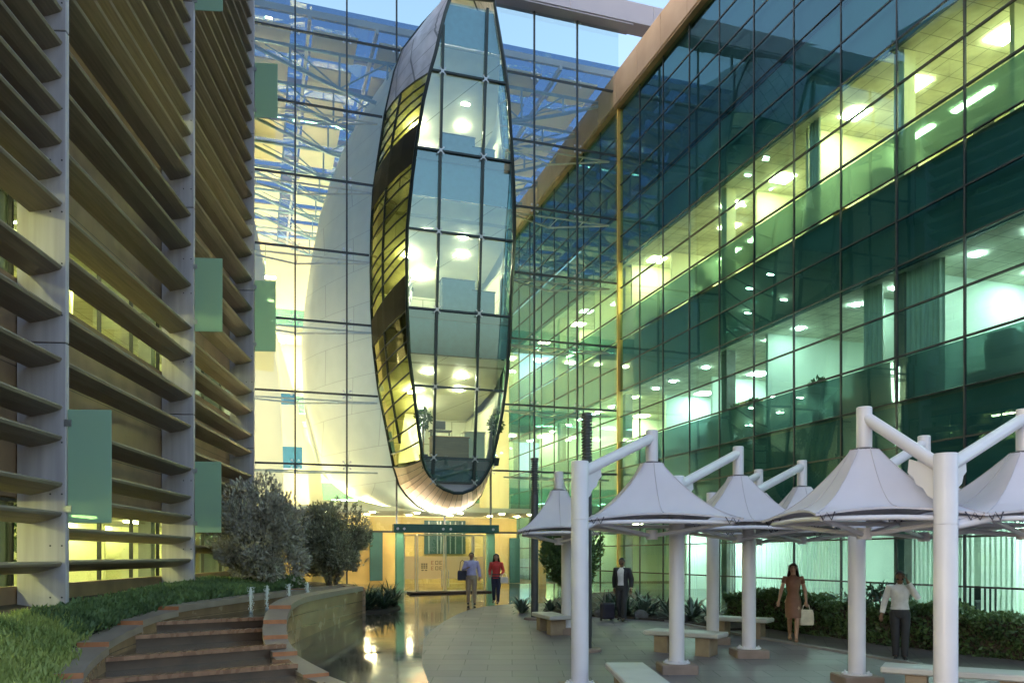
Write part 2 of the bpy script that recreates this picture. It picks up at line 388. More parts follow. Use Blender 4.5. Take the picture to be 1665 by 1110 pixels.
# cross walls
rr=random.Random(5)
for si,ks in ((0,(1,3,6,9,-4,-8)),(1,(0,2,5,7,8,10,-3,-6)),(2,(0,1,4,6,9,11,-2,-5))):
    for k in ks:
        y=-BW*k+(.1 if k>0 else -.1); b=MB()
        x0=rr.choice((.55,1.5,2.2)); b.box(x0,DEPTH-.003,y-.06,y+.06,ZB[si]+.103,ZB[si]+3*DP-.023)
        b.build('partition',M['off_wall'] if si==2 else M['off_wall_mint'],OB)
for k in (0,4,8,12,-4,-8):
    for si in range(3):
        b=MB(); y=-BW*k+(.35 if k<12 else .3); b.box(.4,.75,y-.17,y+.17,ZB[si]+.103,ZB[si]+3*DP-.023); b.build('column',M['slab'] if si<2 else M['off_wall'],OB)
b=MB(); b.box(DEPTH+.21,14,y0,y1,-1.,ZB[4]); b.build('core_wall',M['slab'],OB)
b=MB(); b.box(.25,14,y0-.25,y0-.003,0,ZB[4]); b.build('end_wall',M['stone'],OB)
# parapet band of stone slabs, proud of the glass
b=MB(); yy=y0-.3
while yy<y1:
    b.box(-.28,.5,yy+.006,min(yy+1.955,y1),ZB[4]+.02,20.65+H,bev=.012); yy+=1.97
b.box(-.22,14,y0-.3,y1,ZB[4]+.1,20.5+H)
b.build('parapet',M['stone'],OB)
b=MB(); b.box(-.24,.2,y0,y1,ZB[4]-.05,ZB[4]+.018); b.build('soffit',M['stone_d'],OB)
# lamps
def lampmesh(kind):
    b=MB()
    if kind=='tube': b.box(-.09,.09,-.62,.62,-.05,0)
    elif kind=='disc': b.lathe([(.11,-.03),(.11,0)],14)
    else: b.box(-.3,.3,-.3,.3,-.03,0)
    return b
protos={}
def ceiling_light(kind,m,x,y,z,par):
    k=(kind,m,par.name)
    if k not in protos: protos[k]=lampmesh(kind).build('ceiling_light',M[m],par,zoff=0); o=protos[k]
    else: o=protos[k].copy(); COL.objects.link(o); o.parent=par
    o.location=(x,y,z); return o
for bi,y in enumerate(bays):
    c=y+BW/2
    if bi%2==0 or bi in (3,7): ceiling_light('panel','l_warm',1.3+.5*(bi%3),c+.3*(bi%2),ZB[2]+3*DP-.024,OB)
    if bi!=5: ceiling_light('tube','l_warm',3.9,c+.4,ZB[2]+3*DP-.024,OB)
    if bi%2==0: ceiling_light('panel','l_mint_p' if bi<12 else 'l_warm',3.6,c,ZB[1]+3*DP-.024,OB)
    ceiling_light('disc','l_mint' if bi<12 else 'l_lobby_w',1.1,c+(.2 if bi%2 else -.3),ZB[1]+3*DP-.024,OB)
    if bi%2==1: ceiling_light('panel','l_mint_g' if bi<12 else 'l_lobby',2.2,c,ZB[0]+3*DP-.024,OB)
# vertical blinds behind the ground floor glass
for bi in (0,2,4,5,6,8,10,9):
    b=MB(); y=bays[bi]; n=14
    for i in range(n):
        ya=y+.06+(BW-.12)*i/n; b.quad((.34,ya,ZB[0]+.12),(.40,ya+.13,ZB[0]+.12),(.40,ya+.13,ZB[0]+3*DP-.05),(.34,ya,ZB[0]+3*DP-.05))
    b.build('blind',M['blind'],OB)
# ------------------------------------------------------------------ atrium behind the glass front
AT=thing('atrium_hall','tall glass fronted atrium hall with steel roof trusses between the two office wings','building',(Q.x,Q.y,0),TH)
SX=[s-8 for s in (-7.46,-5.52,-3.58,-1.64,.30,2.24,4.135,6.07,8.0)]   # mullion positions, block x
SP=1.94
HZ=[.62+H,1.55+.0+H-.0]                                                # transoms
HZ=[.95+H]+[3.5+2.75*i+H for i in range(8)]
TOPF=22.75+H; GZ=1.1
xe=[SX[0]-SP]+SX
# openings left free for the pod are closed by the pod itself: the panes behind it stay, as the hall needs them only outside the pod outline
def pod_outline_px():
    return []
rows=[GZ]+HZ+[TOPF]
exec_after=[]
# pod outline at the glass front (photo trace put on the front plane) -> used to leave the hole free
W_PX=[(729,-6),(687,40),(654,82),(641,118),(626,186),(615,257),(607,311),(604,370),(603,440),(604,502),(607,564),(615,631),(628,697),(640,759),(649,788),(661,805),(678,821),(698,832),(723,836),(748,832),(769,819),(781,805),(789,784),(800,745),(806,700),(814,630),(819,560),(821,500),(823,430),(824,370),(822,310),(818,240),(812,170),(803,110),(790,50),(770,-2)]
F_PX=[(733,-6),(724,21),(717,47),(708,87),(699,118),(688,165),(677,234),(670,290),(662,371),(661,417),(662,505),(665,577),(675,655),(687,747),(692,762),(698,772),(711,788),(722,795),(738,801),(752,801),(768,795),(780,785),(790,770),(798,755),(808,713),(816,672),(825,606),(829,544),(831,481),(836,391),(836,328),(833,265),(827,164),(821,112),(812,58),(803,2)]
C_PX=[(715,60),(670,85),(640,110),(610,150),(580,200),(555,250),(537,298),(520,350),(505,430),(495,500),(490,560),(497,640),(512,700),(528,760),(545,790),(565,805),(595,815),(625,822),(655,825),(685,825),(710,820),(730,805),(745,785),(755,750),(765,700),(775,630),(780,560),(783,500),(784,430),(783,370),(780,310),(775,240),(768,190),(760,140),(748,100),(735,75)]
E0,EK=2.3,.11
Wc=[on_front(*p,0.) for p in W_PX]; Fc=[on_front(*p,E0,EK) for p in F_PX]; Cc=[on_front(*p,-5.) for p in C_PX]
def span(curve,z):
    xs=[]
    for i in range(len(curve)):
        a,b=curve[i],curve[(i+1)%len(curve)]
        if (a.z-z)*(b.z-z)<0: t=(z-a.z)/(b.z-a.z); xs.append(a.x+(b.x-a.x)*t)
    return (min(xs),max(xs)) if len(xs)>=2 else None
def inside(x,z):
    s=span(Wc,z); return s is not None and s[0]<x<s[1]
# panes
for r in range(len(rows)-1):
    z0,z1=rows[r],rows[r+1]
    for i in range(len(xe)-1):
        xa,xb=xe[i],xe[i+1]
        if r==0 and xe[i]>-13.0 and xe[i+1]<-8.9+.05 and False: continue
        if r==0 and i in (3,4): continue          # doorway of the entrance portal
        cs=[inside(x,z) for x in (xa+.1,xb-.1) for z in (z0+.1,z1-.1)]
        if all(cs): continue                       # behind the pod: open to its rooms
        dy=random.uniform(-.003,.003); g=.02
        b=MB()
        if any(cs) or inside((xa+xb)/2,(z0+z1)/2):
            # pane cut to the pod outline, in strips
            n=14
            for q in range(n):
                za=z0+g+(z1-z0-2*g)*q/n; zb=z0+g+(z1-z0-2*g)*(q+1)/n
                sa=span(Wc,za); sb=span(Wc,zb)
                if sa is None or sb is None:
                    b.quad((xa+g,dy,za),(xb-g,dy,za),(xb-g,dy,zb),(xa+g,dy,zb)); continue
                la,lb=min(sa[0],xb-g),min(sb[0],xb-g)
                if la>xa+g or lb>xa+g: b.quad((xa+g,dy,za),(max(la,xa+g),dy,za),(max(lb,xa+g),dy,zb),(xa+g,dy,zb))
                ra,rb=max(sa[1],xa+g),max(sb[1],xa+g)
                if ra<xb-g or rb<xb-g: b.quad((min(ra,xb-g),dy,za),(xb-g,dy,za),(xb-g,dy,zb),(min(rb,xb-g),dy,zb))
            if not b.f: continue
        else: b.quad((xa+g,dy,z0+g),(xb-g,dy,z0+g),(xb-g,dy+.002,z1-g),(xa+g,dy+.001,z1-g))
        b.build('glass_panel',M['clear_glass'],AT)
# last narrow pane up to the parapet
def clip_runs(f,a,b,n=200):
    """parts of [a,b] where f is False"""
    out=[]; st=None
    for i in range(n+1):
        t=a+(b-a)*i/n
        if not f(t):
            if st is None: st=t
            last=t
        elif st is not None: out.append((st,last)); st=None
    if st is not None: out.append((st,b))
    return [r for r in out if r[1]-r[0]>.05]
for x in xe[:-1]:
    for a,c in clip_runs(lambda z:inside(x,z),GZ if abs(x-SX[3]-SP)>.2 else 1.05+H,TOPF):
        b=MB(); b.box(x-.028,x+.028,-.03,.09,a,c); b.build('mullion',M['steel_dark'],AT)
for z in HZ:
    for a,c in clip_runs(lambda x:inside(x,z),xe[0],-.06):
        b=MB(); b.box(a,c,-.022,.07,z-.035,z+.035); b.build('transom',M['steel_dark'],AT)
# spider fittings: four small bright discs round every crossing
sp=None
for x in SX[:-1]:
    for z in HZ[1:]:
        if inside(x,z): continue
        if sp is None:
            b=MB()
            for dx in (-.13,.13):
                for dz in (-.13,.13):
                    b.loft([[(dx+.045*math.cos(k*math.pi/4),yy,dz+.045*math.sin(k*math.pi/4)) for k in range(8)] for yy in (-.035,-.015)],0,True)
                    b.tube([(dx,.0,dz),(0,.12,0)],.014,6)
            sp=b.build('spider_fitting',M['alu'],AT); o=sp
        else: o=sp.copy(); COL.objects.link(o); o.parent=AT
        o.location=(x,0,z)
# the gold corner post and the fascia over the front
b=MB(); b.box(-.12,.10,-.16,-.05,GZ-.2,19.2+H); b.build('corner_post',M['gold'],AT)
b=MB()
xx=-18.
while xx<2.6: b.box(xx+.004,min(xx+3.876,2.6),-.55,.25,TOPF+.02,23.65+H,bev=.01); xx+=3.88
b.build('fascia',M['fascia'],AT)
b=MB(); b.box(-18,.45,-.5,.2,TOPF-.05,TOPF+.018); b.build('fascia_soffit',M['fascia'],AT)
# wind trusses: pairs of pale rods behind the glass on every transom
for z in HZ[1:7]:
    for side in (0,1):
        xs=[SX[0]-1,SX[2]+1.2] if side==0 else [SX[5]+.6,SX[8]-.4]
        b=MB()
        b.tube([(xs[0],.12,z-.25),(xs[1],.12,z-.25)],.035,6)
        b.tube([(xs[0],.12,z-.25),((xs[0]+xs[1])/2,1.2,z-.22),(xs[1],.12,z-.25)],.04,6)
        for t in (.25,.5,.75):
            x=xs[0]+(xs[1]-xs[0])*t; yy=.12+1.08*(1-abs(t-.5)*2); b.tube([(x,.12,z-.25),(x,yy,z-.22)],.022,6)
        b.build('wind_truss',M['brass'],AT)
# roof: beige panels between open glass strips, trusses below
AX0,AX1,AY1=-15.6,.0,24.
b=MB(); 
for i in range(10):
    for j in range(6):
        ya=.8+2.4*i; xa=AX0+.2+2.6*j
        b.box(xa,xa+1.75,ya,ya+1.75,20.6+H,20.66+H)
b.build('roof_panels',M['beige_panel'],AT)
b=MB()
for i in range(10): b.box(AX0,AX1-.02,.4+2.4*i,.55+2.4*i,20.9+H,21.15+H)
for j in range(7): b.box(AX0+2.6*j-.02,AX0+2.6*j+.1,.3,AY1,20.68+H,20.88+H)
b.build('roof_grid',M['fascia'],AT)
b=MB(); b.quad((AX0,.3,21.3+H),(AX1+.4,.3,21.3+H),(AX1+.4,AY1,21.3+H),(AX0,AY1,21.3+H)); b.build('roof_glass',glass('blue_roof_glass',(.13,.20,.36),.1,(.8,.9,1.),4.,0),AT)
for i in range(8):
    yy=1.6+2.7*i; b=MB(); n=8
    top=[(AX0+(AX1-AX0)*k/n,yy,20.35+H) for k in range(n+1)]
    bot=[(AX0+(AX1-AX0)*k/n,yy,20.35+H-1.9*math.sin(math.pi*k/n)-.05) for k in range(n+1)]
    b.tube(top,.07,6); b.tube(bot,.075,6)
    for k in range(1,n): b.tube([top[k],bot[k]],.045,6)
    for k in range(n): b.tube([top[k] if k%2 else bot[k],bot[k+1] if k%2 else top[k+1]],.035,6)
    for dx in (0,):
        b.tube([(AX0+1,yy-.02,20.2+H),(AX0+6,yy+2.4,19.4+H)],.03,6); b.tube([(AX1-1,yy-.02,20.2+H),(AX1-6,yy+2.4,19.4+H)],.03,6)
    b.build('roof_truss',M['truss'],AT)
# floor, back and left walls, galleries
M['l_lobby_d']=lamp('lobby_downlight',(1.,.84,.46),105.)
M['pod_panel']=mat('sky_tint_spandrel',(.055,.17,.22),.35)  # blue of the reflected sky is painted into this panel colour
M['lobby_floor']=tiles('lobby_floor',(.40,.30,.16),(.36,.27,.14),(.2,.15,.08),1.2,1.2,.01,.12,.1,spec=.7)
b=MB(); b.quad((AX0,.05,GZ+.105),(AX1,.05,GZ+.105),(AX1,AY1,GZ+.105),(AX0,AY1,GZ+.105)); b.build('lobby_floor',M['lobby_floor'],AT)
b=MB(); b.box(AX0-.2,AX1,AY1,AY1+.3,0,21.2+H); b.build('back_wall',M['cream'],AT)
b=MB(); b.box(.0,.3,BW*8+.01,AY1+.3,0,21.2+H); b.build('side_wall',M['cream'],AT)
b=MB(); b.box(AX0-.5,AX0-.2,.1,AY1+.3,0,21.+H); b.build('side_wall',M['cream'],AT)
for k,(ya,yb,za,zb,xw) in enumerate([(3.,5.2,1.2,17.,2.0),(8,10.5,1.2,14.2,3.4),(14,16.5,1.2,12.,4.6)]):
    b=MB(); pr=[(0,za),(xw*1.0,za),(xw*.92,za+(zb-za)*.35),(xw*.55,za+(zb-za)*.7),(.15,zb),(0,zb)]
    b.loft([[(AX0-.19+x,yv,z+H) for x,z in pr] for yv in (ya,yb)],0,True); b.build('gallery_fin',M['cream'],AT)
for z in (3.6,9.1,14.6):
    b=MB(); b.box(AX0-.19,AX0+1.1,10.6,AY1-.01,z-.5+H,z+H); b.box(AX0-.19,AX1-.3,AY1-2.5,AY1-.012,z-.5+H,z+H); b.build('gallery',M['cream'],AT)
    b=MB(); b.box(AX0+1.1,AX0+1.13,10.6,AY1-2.6,z+H,z+1.1+H); b.box(AX0+1.2,AX1-.3,AY1-2.52,AY1-2.5,z+H,z+1.1+H); b.build('balustrade',M['green_glass'],AT)
M['blue_panel']=mat('blue_panel',(.02,.14,.30),.4)
for x,yv,z,ww,hh in ((AX0+1.0,6.5,4.0,1.7,1.0),(AX0+.9,6.4,6.9,1.5,.5)):
    b=MB(); b.box(x,x+ww,yv,yv+.12,z+H,z+hh+H,bev=.02); b.build('blue_panel',M['blue_panel'],AT)
# lobby partition behind the doors: gold wall, dark window strip
M['lobby_gold']=mat('lobby_gold_wall',(.62,.45,.17),.5,c2=(.46,.32,.11),scale=.7)
b=MB(); b.box(AX0+.2,-2.2,7.5,7.7,GZ+.11,1.9+H); b.build('lobby_wall',M['lobby_gold'],AT)
lw0=on_front(690,885,-7.4); lw1=on_front(757,885,-7.4)
b=MB(); b.box(lw0.x,lw1.x,7.40,7.47,lw0.z-.45,1.75+H); b.build('lobby_window',M['spandrel'],AT)
for k in range(6):
    xx=lw0.x+.2+(lw1.x-lw0.x-.4)*k/5+random.uniform(-.1,.1); b=MB(); b.box(xx,xx+.05,7.34,7.395,lw0.z-.44,1.7+H); b.build('lobby_blind',M['alu'],AT)
for pa,pb,za,zb in ((601,622,-1.2,1.2),(560,585,-.3,1.3),(828,845,-1.6,.9)):
    l0=on_front(pa,885,-7.2); l1=on_front(pb,885,-7.2); b=MB(); b.box(l0.x,l1.x,7.15,7.22,za+H,zb+H,bev=.01); b.build('lobby_panel',M['spandrel'],AT)
b=MB(); b.box(AX0+.2,-1.8,3.2,7.49,1.95+H,2.15+H); b.build('lobby_ceiling',M['cream'],AT)
b=MB(); b.box(-1.9,-1.5,5.,5.4,GZ+.11,2.1+H); b.box(-12.6,-12.2,4.2,4.6,GZ+.11,1.94+H); b.build('lobby_pier',M['lobby_gold'],AT)
for x in (-14,-12,-10.,-8.,-6.,-4.,-2.6):
    for yv in (4.2,6.2): ceiling_light('disc','l_lobby_d',x,yv,1.949+H,AT)
# added unseen fill lights for the hall, on the lobby ceiling and gallery edges
fill_strip=None; M['l_hull_fill']=lamp('hull_fill_light',(1.,.88,.55),12.)
for x,yv,z in [(AX0+1.6+2.1*k,5.0+(k%2)*1.2,2.16) for k in range(6)]+[(-14.2+2.4*k,AY1-2.2,zz+.01) for k in range(5) for zz in (3.6,9.1,14.6)]+[(-14.75,12.5+4*k,zz+.01) for k in range(3) for zz in (3.6,9.1,14.6)]:
    if fill_strip is None: m=MB(); m.box(-.8,.8,-.12,.12,0,.05); fill_strip=m.build('hall_fill_light',lamp('hall_fill_light',(1.,.82,.44),56.),AT); o=fill_strip
    else: o=fill_strip.copy(); COL.objects.link(o); o.parent=AT
    o.location=(x,yv,z+H)
for x,yv,za,zb in ((-15.4,.55,1.5,9.5),(-15.3,5.6,2.5,12.),(-15.2,10.9,2.,11.)):  # added light strips, hidden from view, to brighten the left side of the hull
    m=MB(); m.box(x-.05,x+.05,yv-.05,yv+.05,za+H,zb+H); m.build('hull_fill_light',M['l_hull_fill'],AT)
for z in (1.55,7.0,12.5):
    for k in range(6):
        ceiling_light('panel','l_lobby',AX0+2.2+2.2*k,AY1-1.3,z-.05+H+ (0 if z<2 else 1.55),AT)

# ------------------------------------------------------------------ the entrance portal
M['portal_g']=frosted('portal_post_glass',(.36,.58,.48),.3,.5)
M['l_up']=lamp('soffit_uplight',(1.,.84,.60),95.)
M['portal']=glass('portal_glass',(.16,.42,.34),.12,(.8,1,.95),4.,0)
M['portal_s']=mat('portal_green_steel',(.02,.09,.075),.25,.2,scale=3)
EP=thing('entrance_portal','green glass portal frame with frosted double doors under the pod','entrance',(Q.x,Q.y,GZ),TH,absz=True)
px0,px1=SX[3]-.02-SP*0,SX[5]+.02
pxa,pxb=SX[3]-.12,SX[5]-.0
for x in (pxa,pxb-.3):
    b=MB(); b.box(x,x+.30,-.60,-.32,GZ,.895+H,bev=.012); b.build('post',M['portal_g'],EP)
b=MB(); b.box(pxa-.1,pxb+.16,-.66,-.26,.90+H,1.24+H,bev=.015); b.build('beam',M['portal_s'],EP)
b=MB()
for x in (pxa+.05,pxa+.3,(pxa+pxb)/2-.15,(pxa+pxb)/2+.15,pxb-.1):
    b.loft([[(x+.05*math.cos(k*math.pi/4),yv,1.05+H+.05*math.sin(k*math.pi/4)) for k in range(8)] for yv in (-.70,-.655)],0,True)
b.build('fixing_discs',M['alu'],EP)
for q in range(4):
    b=MB(); b.box(pxa+.15+.98*q,pxa+.65+.98*q,-.24,-.06,1.09+H,1.11+H); b.build('uplight',M['l_up'],EP)
M['frost_peach']=frosted('frosted_door_band',(.78,.62,.42),.2,.55)
M['logo']=mat('grey_logo',(.16,.13,.09),.6); M['logo_r']=mat('pinkish_letters',(.42,.16,.12),.6)
mid=(pxa+.34+pxb-.3)/2
for k,(xa,xb) in enumerate([(pxa+.36,pxa+.36+.5),(pxa+.9,mid-.02),(mid+.02,pxb-.82),(pxb-.80,pxb-.32)]):
    leaf=k in (1,2)
    b=MB(); b.quad((xa+.04,-.2,GZ+.1),(xb-.04,-.2,GZ+.1),(xb-.04,-.2,.84+H),(xa+.04,-.2,.84+H))
    d=b.build('door' if leaf else 'side_light',M['clear_glass'],EP)
    b=MB()
    for x in (xa,xb-.045): b.box(x,x+.045,-.24,-.16,GZ+.02,.85+H)
    b.box(xa+.046,xb-.046,-.24,-.16,GZ+.02,GZ+.12); b.box(xa+.046,xb-.046,-.24,-.16,.80+H,.85+H); b.build('door_frame',M['brass'],d,zoff=GZ)
    d_in=d
    b=MB(); b.quad((xa+.05,-.207,-.92+H),(xb-.05,-.207,-.92+H),(xb-.05,-.207,-.02+H),(xa+.05,-.207,-.02+H)); b.build('frosted_band',M['frost_peach'],d,zoff=GZ)
    if leaf:
        b=MB(); x=xb-.12 if k==1 else xa+.12
        b.tube([(x,-.235,-1.25+H),(x,-.28,-1.2+H),(x,-.28,-.62+H),(x,-.235,-.57+H)],.018,8); b.build('handle',M['alu'],d,zoff=GZ)
# emblem and the two short rows of characters on the frosted band (too small to read in the photo)
b=MB(); x0=pxa+1.06; z0=-.30+H
for i in range(3):
    for j in range(3): b.box(x0+.09*i,x0+.09*i+.07,-.216,-.209,z0-.075*j-.055,z0-.075*j)
b.box(x0+.01,x0+.10,-.216,-.209,z0-.30,z0-.25); b.box(x0+.15,x0+.24,-.216,-.209,z0-.30,z0-.25)
b.build('emblem',M['logo'],EP)
b=MB()
for row,zz in enumerate((-.20,-.42)):
    for q in range(3):
        x=x0+.40+.17*q; z=zz+H
        b.box(x,x+.025,-.216,-.209,z-.15,z,0 if q==0 else 1); b.box(x+.026,x+.10,-.216,-.209,z-.022,z,0 if q==0 else 1); b.box(x+.026,x+.10,-.216,-.209,z-.15,z-.128,0 if q==0 else 1)
        if q!=1: b.box(x+.026,x+.085,-.216,-.209,z-.086,z-.066,0 if q==0 else 1)
        if q==1: b.box(x+.10,x+.122,-.216,-.209,z-.15,z,1)
b.build('lettering',[M['logo_r'],M['logo']],EP)
b=MB()
b.tube([(x0+2.2,-.212,-.10+H),(x0+2.3,-.212,-.11+H),(x0+2.26,-.212,-.22+H),(x0+2.22,-.212,-.30+H)],.014,6); b.build('door_number',M['logo'],EP)
M['mat']=mat('door_mat',(.05,.03,.02),.95,scale=40)
b=MB(); b.box(pxa+.4,pxb-.4,-1.5,-.7,ground_z(31)+.01,ground_z(32)+.03); dm=b.build('door_mat',M['mat'],None); dm.matrix_world=QF.copy(); 
tag(dm,'dark brown door mat lying before the frosted entrance doors','door mat')
# put the mat onto the paving
dm.location=(Q.x,Q.y,.0)

# ------------------------------------------------------------------ the pod pushed through the glass front
PD=thing('glass_pod','huge oval glass pod with silver cap and wooden underside hanging out of the atrium front','building annex',(wor((-7.4,-1,0)).x,wor((-7.4,-1,0)).y,0),TH)
PO=QI@Vector(PD.location); PO.z=0
def pl(v): return (v[0]-PO.x,v[1]-PO.y,v[2])
class PB(MB):
    def build(s,name,mats,parent=None,smooth=False,zoff=None):
        s.v=[pl(v) for v in s.v]; return MB.build(s,name,mats,parent,smooth,zoff)
M['silver']=tiles('silver_scales',(.64,.62,.68),(.59,.57,.63),(.20,.20,.23),.75,.42,.014,.38,.4,rot=(R(90),R(35),R(70)),offset=.5)
M['planks']=mat('soffit_planks',(.78,.62,.43),.5,c2=(.72,.54,.36),scale=1.2,stretch=(6,.6,1))
M['rimdark']=mat('pod_dark_frame',(.03,.045,.045),.35,.4)
NP=len(Wc)
def lerp(a,b,t): return a+(b-a)*t
def side_pt(i,f,t):
    """point on the pod's side: i index, f 0..1 toward next index, t 0 glass front .. 1 pod face; slightly bulged"""
    j=(i+1)%NP; a=lerp(Wc[i],Wc[j],f); b=lerp(Fc[i],Fc[j],f); p=lerp(a,b,t)
    cx=-7.2; cz=12.+H
    bul=.16*math.sin(math.pi*t); dv=Vector((p.x-cx,0,(p.z-cz)*.25)); 
    if dv.length>0: p=p+dv.normalized()*bul
    return p
def strip(b,i0,i1,sub=2,nt=4,mi=0,f0=0.,f1=1.):
    n=(i1-i0)*sub; L=[]
    for q in range(n+1):
        u=i0+f0+(i1-i0-f0-(1-f1))*q/n; i=int(min(math.floor(u),i1-1)); f=u-i
        L.append([side_pt(i%NP,f,t/nt) for t in range(nt+1)])
    for q in range(n):
        for t in range(nt): b.quad(L[q][t],L[q+1][t],L[q+1][t+1],L[q][t+1],mi)
    return L
b=PB(); strip(b,0,4,3); strip(b,33,36,2); b.build('silver_cap',M['silver'],PD,smooth=True)
b=PB(); strip(b,4,13,3); b.build('amber_side_glass',M['gold_glass'],PD,smooth=True)
b=PB(); strip(b,13,23,2); b.build('plank_soffit',M['planks'],PD,smooth=True)
b=PB(); strip(b,23,33,2); b.build('side_glass',M['green_glass'],PD,smooth=True)
# joints between the soffit planks
b=PB()
for i in range(13,24):
    for f in (0.,.5):
        if i==23 and f: continue
        b.tube([side_pt(i,f,t/4)+Vector((0,-.0,-.012)) for t in range(5)],.007,5)
b.build('plank_joints',M['logo'],PD)
def ribs(i0,i1,sub,r,name):
    for q in range((i1-i0)*sub+1):
        u=i0+q/sub; i=min(int(u),i1-1); f=u-i
        b=PB(); b.tube([side_pt(i,f,t/4) for t in range(5)],r,6); b.build(name,M['rimdark'],PD)
ribs(4,13,3,.036,'side_rib'); ribs(23,33,2,.035,'side_rib')
for t in (.45,):
    b=PB(); b.tube([side_pt(i,f,t)+Vector((.02,0,0)) for i in range(4,13) for f in (0,.5)],.055,6); b.build('stringer',M['rimdark'],PD)
# solid floor bands on the flank
def band(i0,f0,i1,f1):
    b=PB(); L=[]
    n=8
    for q in range(n+1):
        u=(i0+f0)+((i1+f1)-(i0+f0))*q/n; i=int(u); L.append([side_pt(i,u-i,t/4)+Vector((-.03,-.03,0)) for t in range(5)])
    for q in range(n):
        for t in range(4): b.quad(L[q][t],L[q+1][t],L[q+1][t+1],L[q][t+1])
    b.build('floor_band',M['spandrel_brown'],PD,smooth=True)
M['spandrel_brown']=mat('dark_bronze_band',(.03,.024,.012),.55,0)
band(5,.5,6,.55); band(9,.35,9,.98)
# rims: along the glass front and round the face
b=PB(); b.tube([p for p in Wc]+[Wc[0]],.06,6); b.build('outer_rim',M['rimdark'],PD)
b=PB(); b.tube([Vector((p.x,p.y-.01,p.z)) for p in Fc]+[Fc[0]],.07,6); b.build('face_rim',M['rimdark'],PD)
# glazed face with mullions
fo=[Vector((p.x,p.y+.06,p.z)) for p in Fc]
def eface(z): return -(E0+EK*(z-H-5.8))
def face_rect(x0,x1,z0,z1,n=10):
    b=PB()
    for q in range(n):
        za=z0+(z1-z0)*q/n; zb=z0+(z1-z0)*(q+1)/n; sa=span(Fc,za); sb=span(Fc,zb)
        if not sa or not sb: continue
        la,ra=max(sa[0],x0),min(sa[1],x1); lb,rb=max(sb[0],x0),min(sb[1],x1)
        if la>=ra and lb>=rb: continue
        la,ra=(la,max(la,ra)); lb,rb=(lb,max(lb,rb))
        b.quad((la,eface(za)+.05,za),(ra,eface(za)+.05,za),(rb,eface(zb)+.05,zb),(lb,eface(zb)+.05,zb))
    return b
zf=[on_front(745,y,E0,EK).z for y in (784,745,631,507,381,250,122,4)]
ml=on_front(709,560,E0,EK).x; mr=on_front(777,560,E0,EK).x
xs=[-14,ml,mr,0]
for k in range(len(zf)-1):
    for j in range(3):
        b=face_rect(xs[j]+.02*(j>0),xs[j+1]-.02*(j<2),zf[k]+.02,zf[k+1]-.02)
        if b.f: b.build('face_pane',M['pod_glass'],PD)
for x in (ml,mr):
    pts=[]
    for q in range(60):
        z=zf[0]+(zf[-1]-zf[0])*q/59; s=span(Fc,z)
        if s and s[0]+.03<x<s[1]-.03: pts.append(Vector((x,eface(z)-.0,z)))
    b=PB(); b.bar(pts[0],pts[-1],.09,.12,up=(0,-1,.1)); b.build('face_mullion',M['rimdark'],PD)
for z in zf[:-1]:
    s=span(Fc,z); b=PB(); b.bar((s[0]+.03,eface(z),z),(s[1]-.03,eface(z),z),.10,.07); b.build('face_transom',M['rimdark'],PD)
    for x in (ml,mr):
        b=PB(); star=[(r_*math.cos(a_+q*math.pi/2),r_*math.sin(a_+q*math.pi/2)) for q in range(4) for a_,r_ in ((0,.05),(.60,.07),(.60,.13),(.66,.165),(.785,.175),(.91,.165),(.97,.13),(.97,.07))]
        b.loft([[(x+p,eface(z+q_)+yv-.055,z+q_) for p,q_ in star] for yv in (-.02,0.)],0,True)
        b.build('face_fitting',M['alu'],PD)
# green base panel and pale sill under the lowest room
b=face_rect(-14,0,zf[0],zf[1]); b.v=[(x,y+.12,z) for x,y,z in b.v]; b.build('base_panel',mat('teal_base_panel',(.01,.09,.08),.2),PD)
zz=on_front(745,800,E0,EK).z
b=face_rect(-14,0,zz+.02,zf[0]-.02); b.build('sill_panel',M['fascia'],PD)
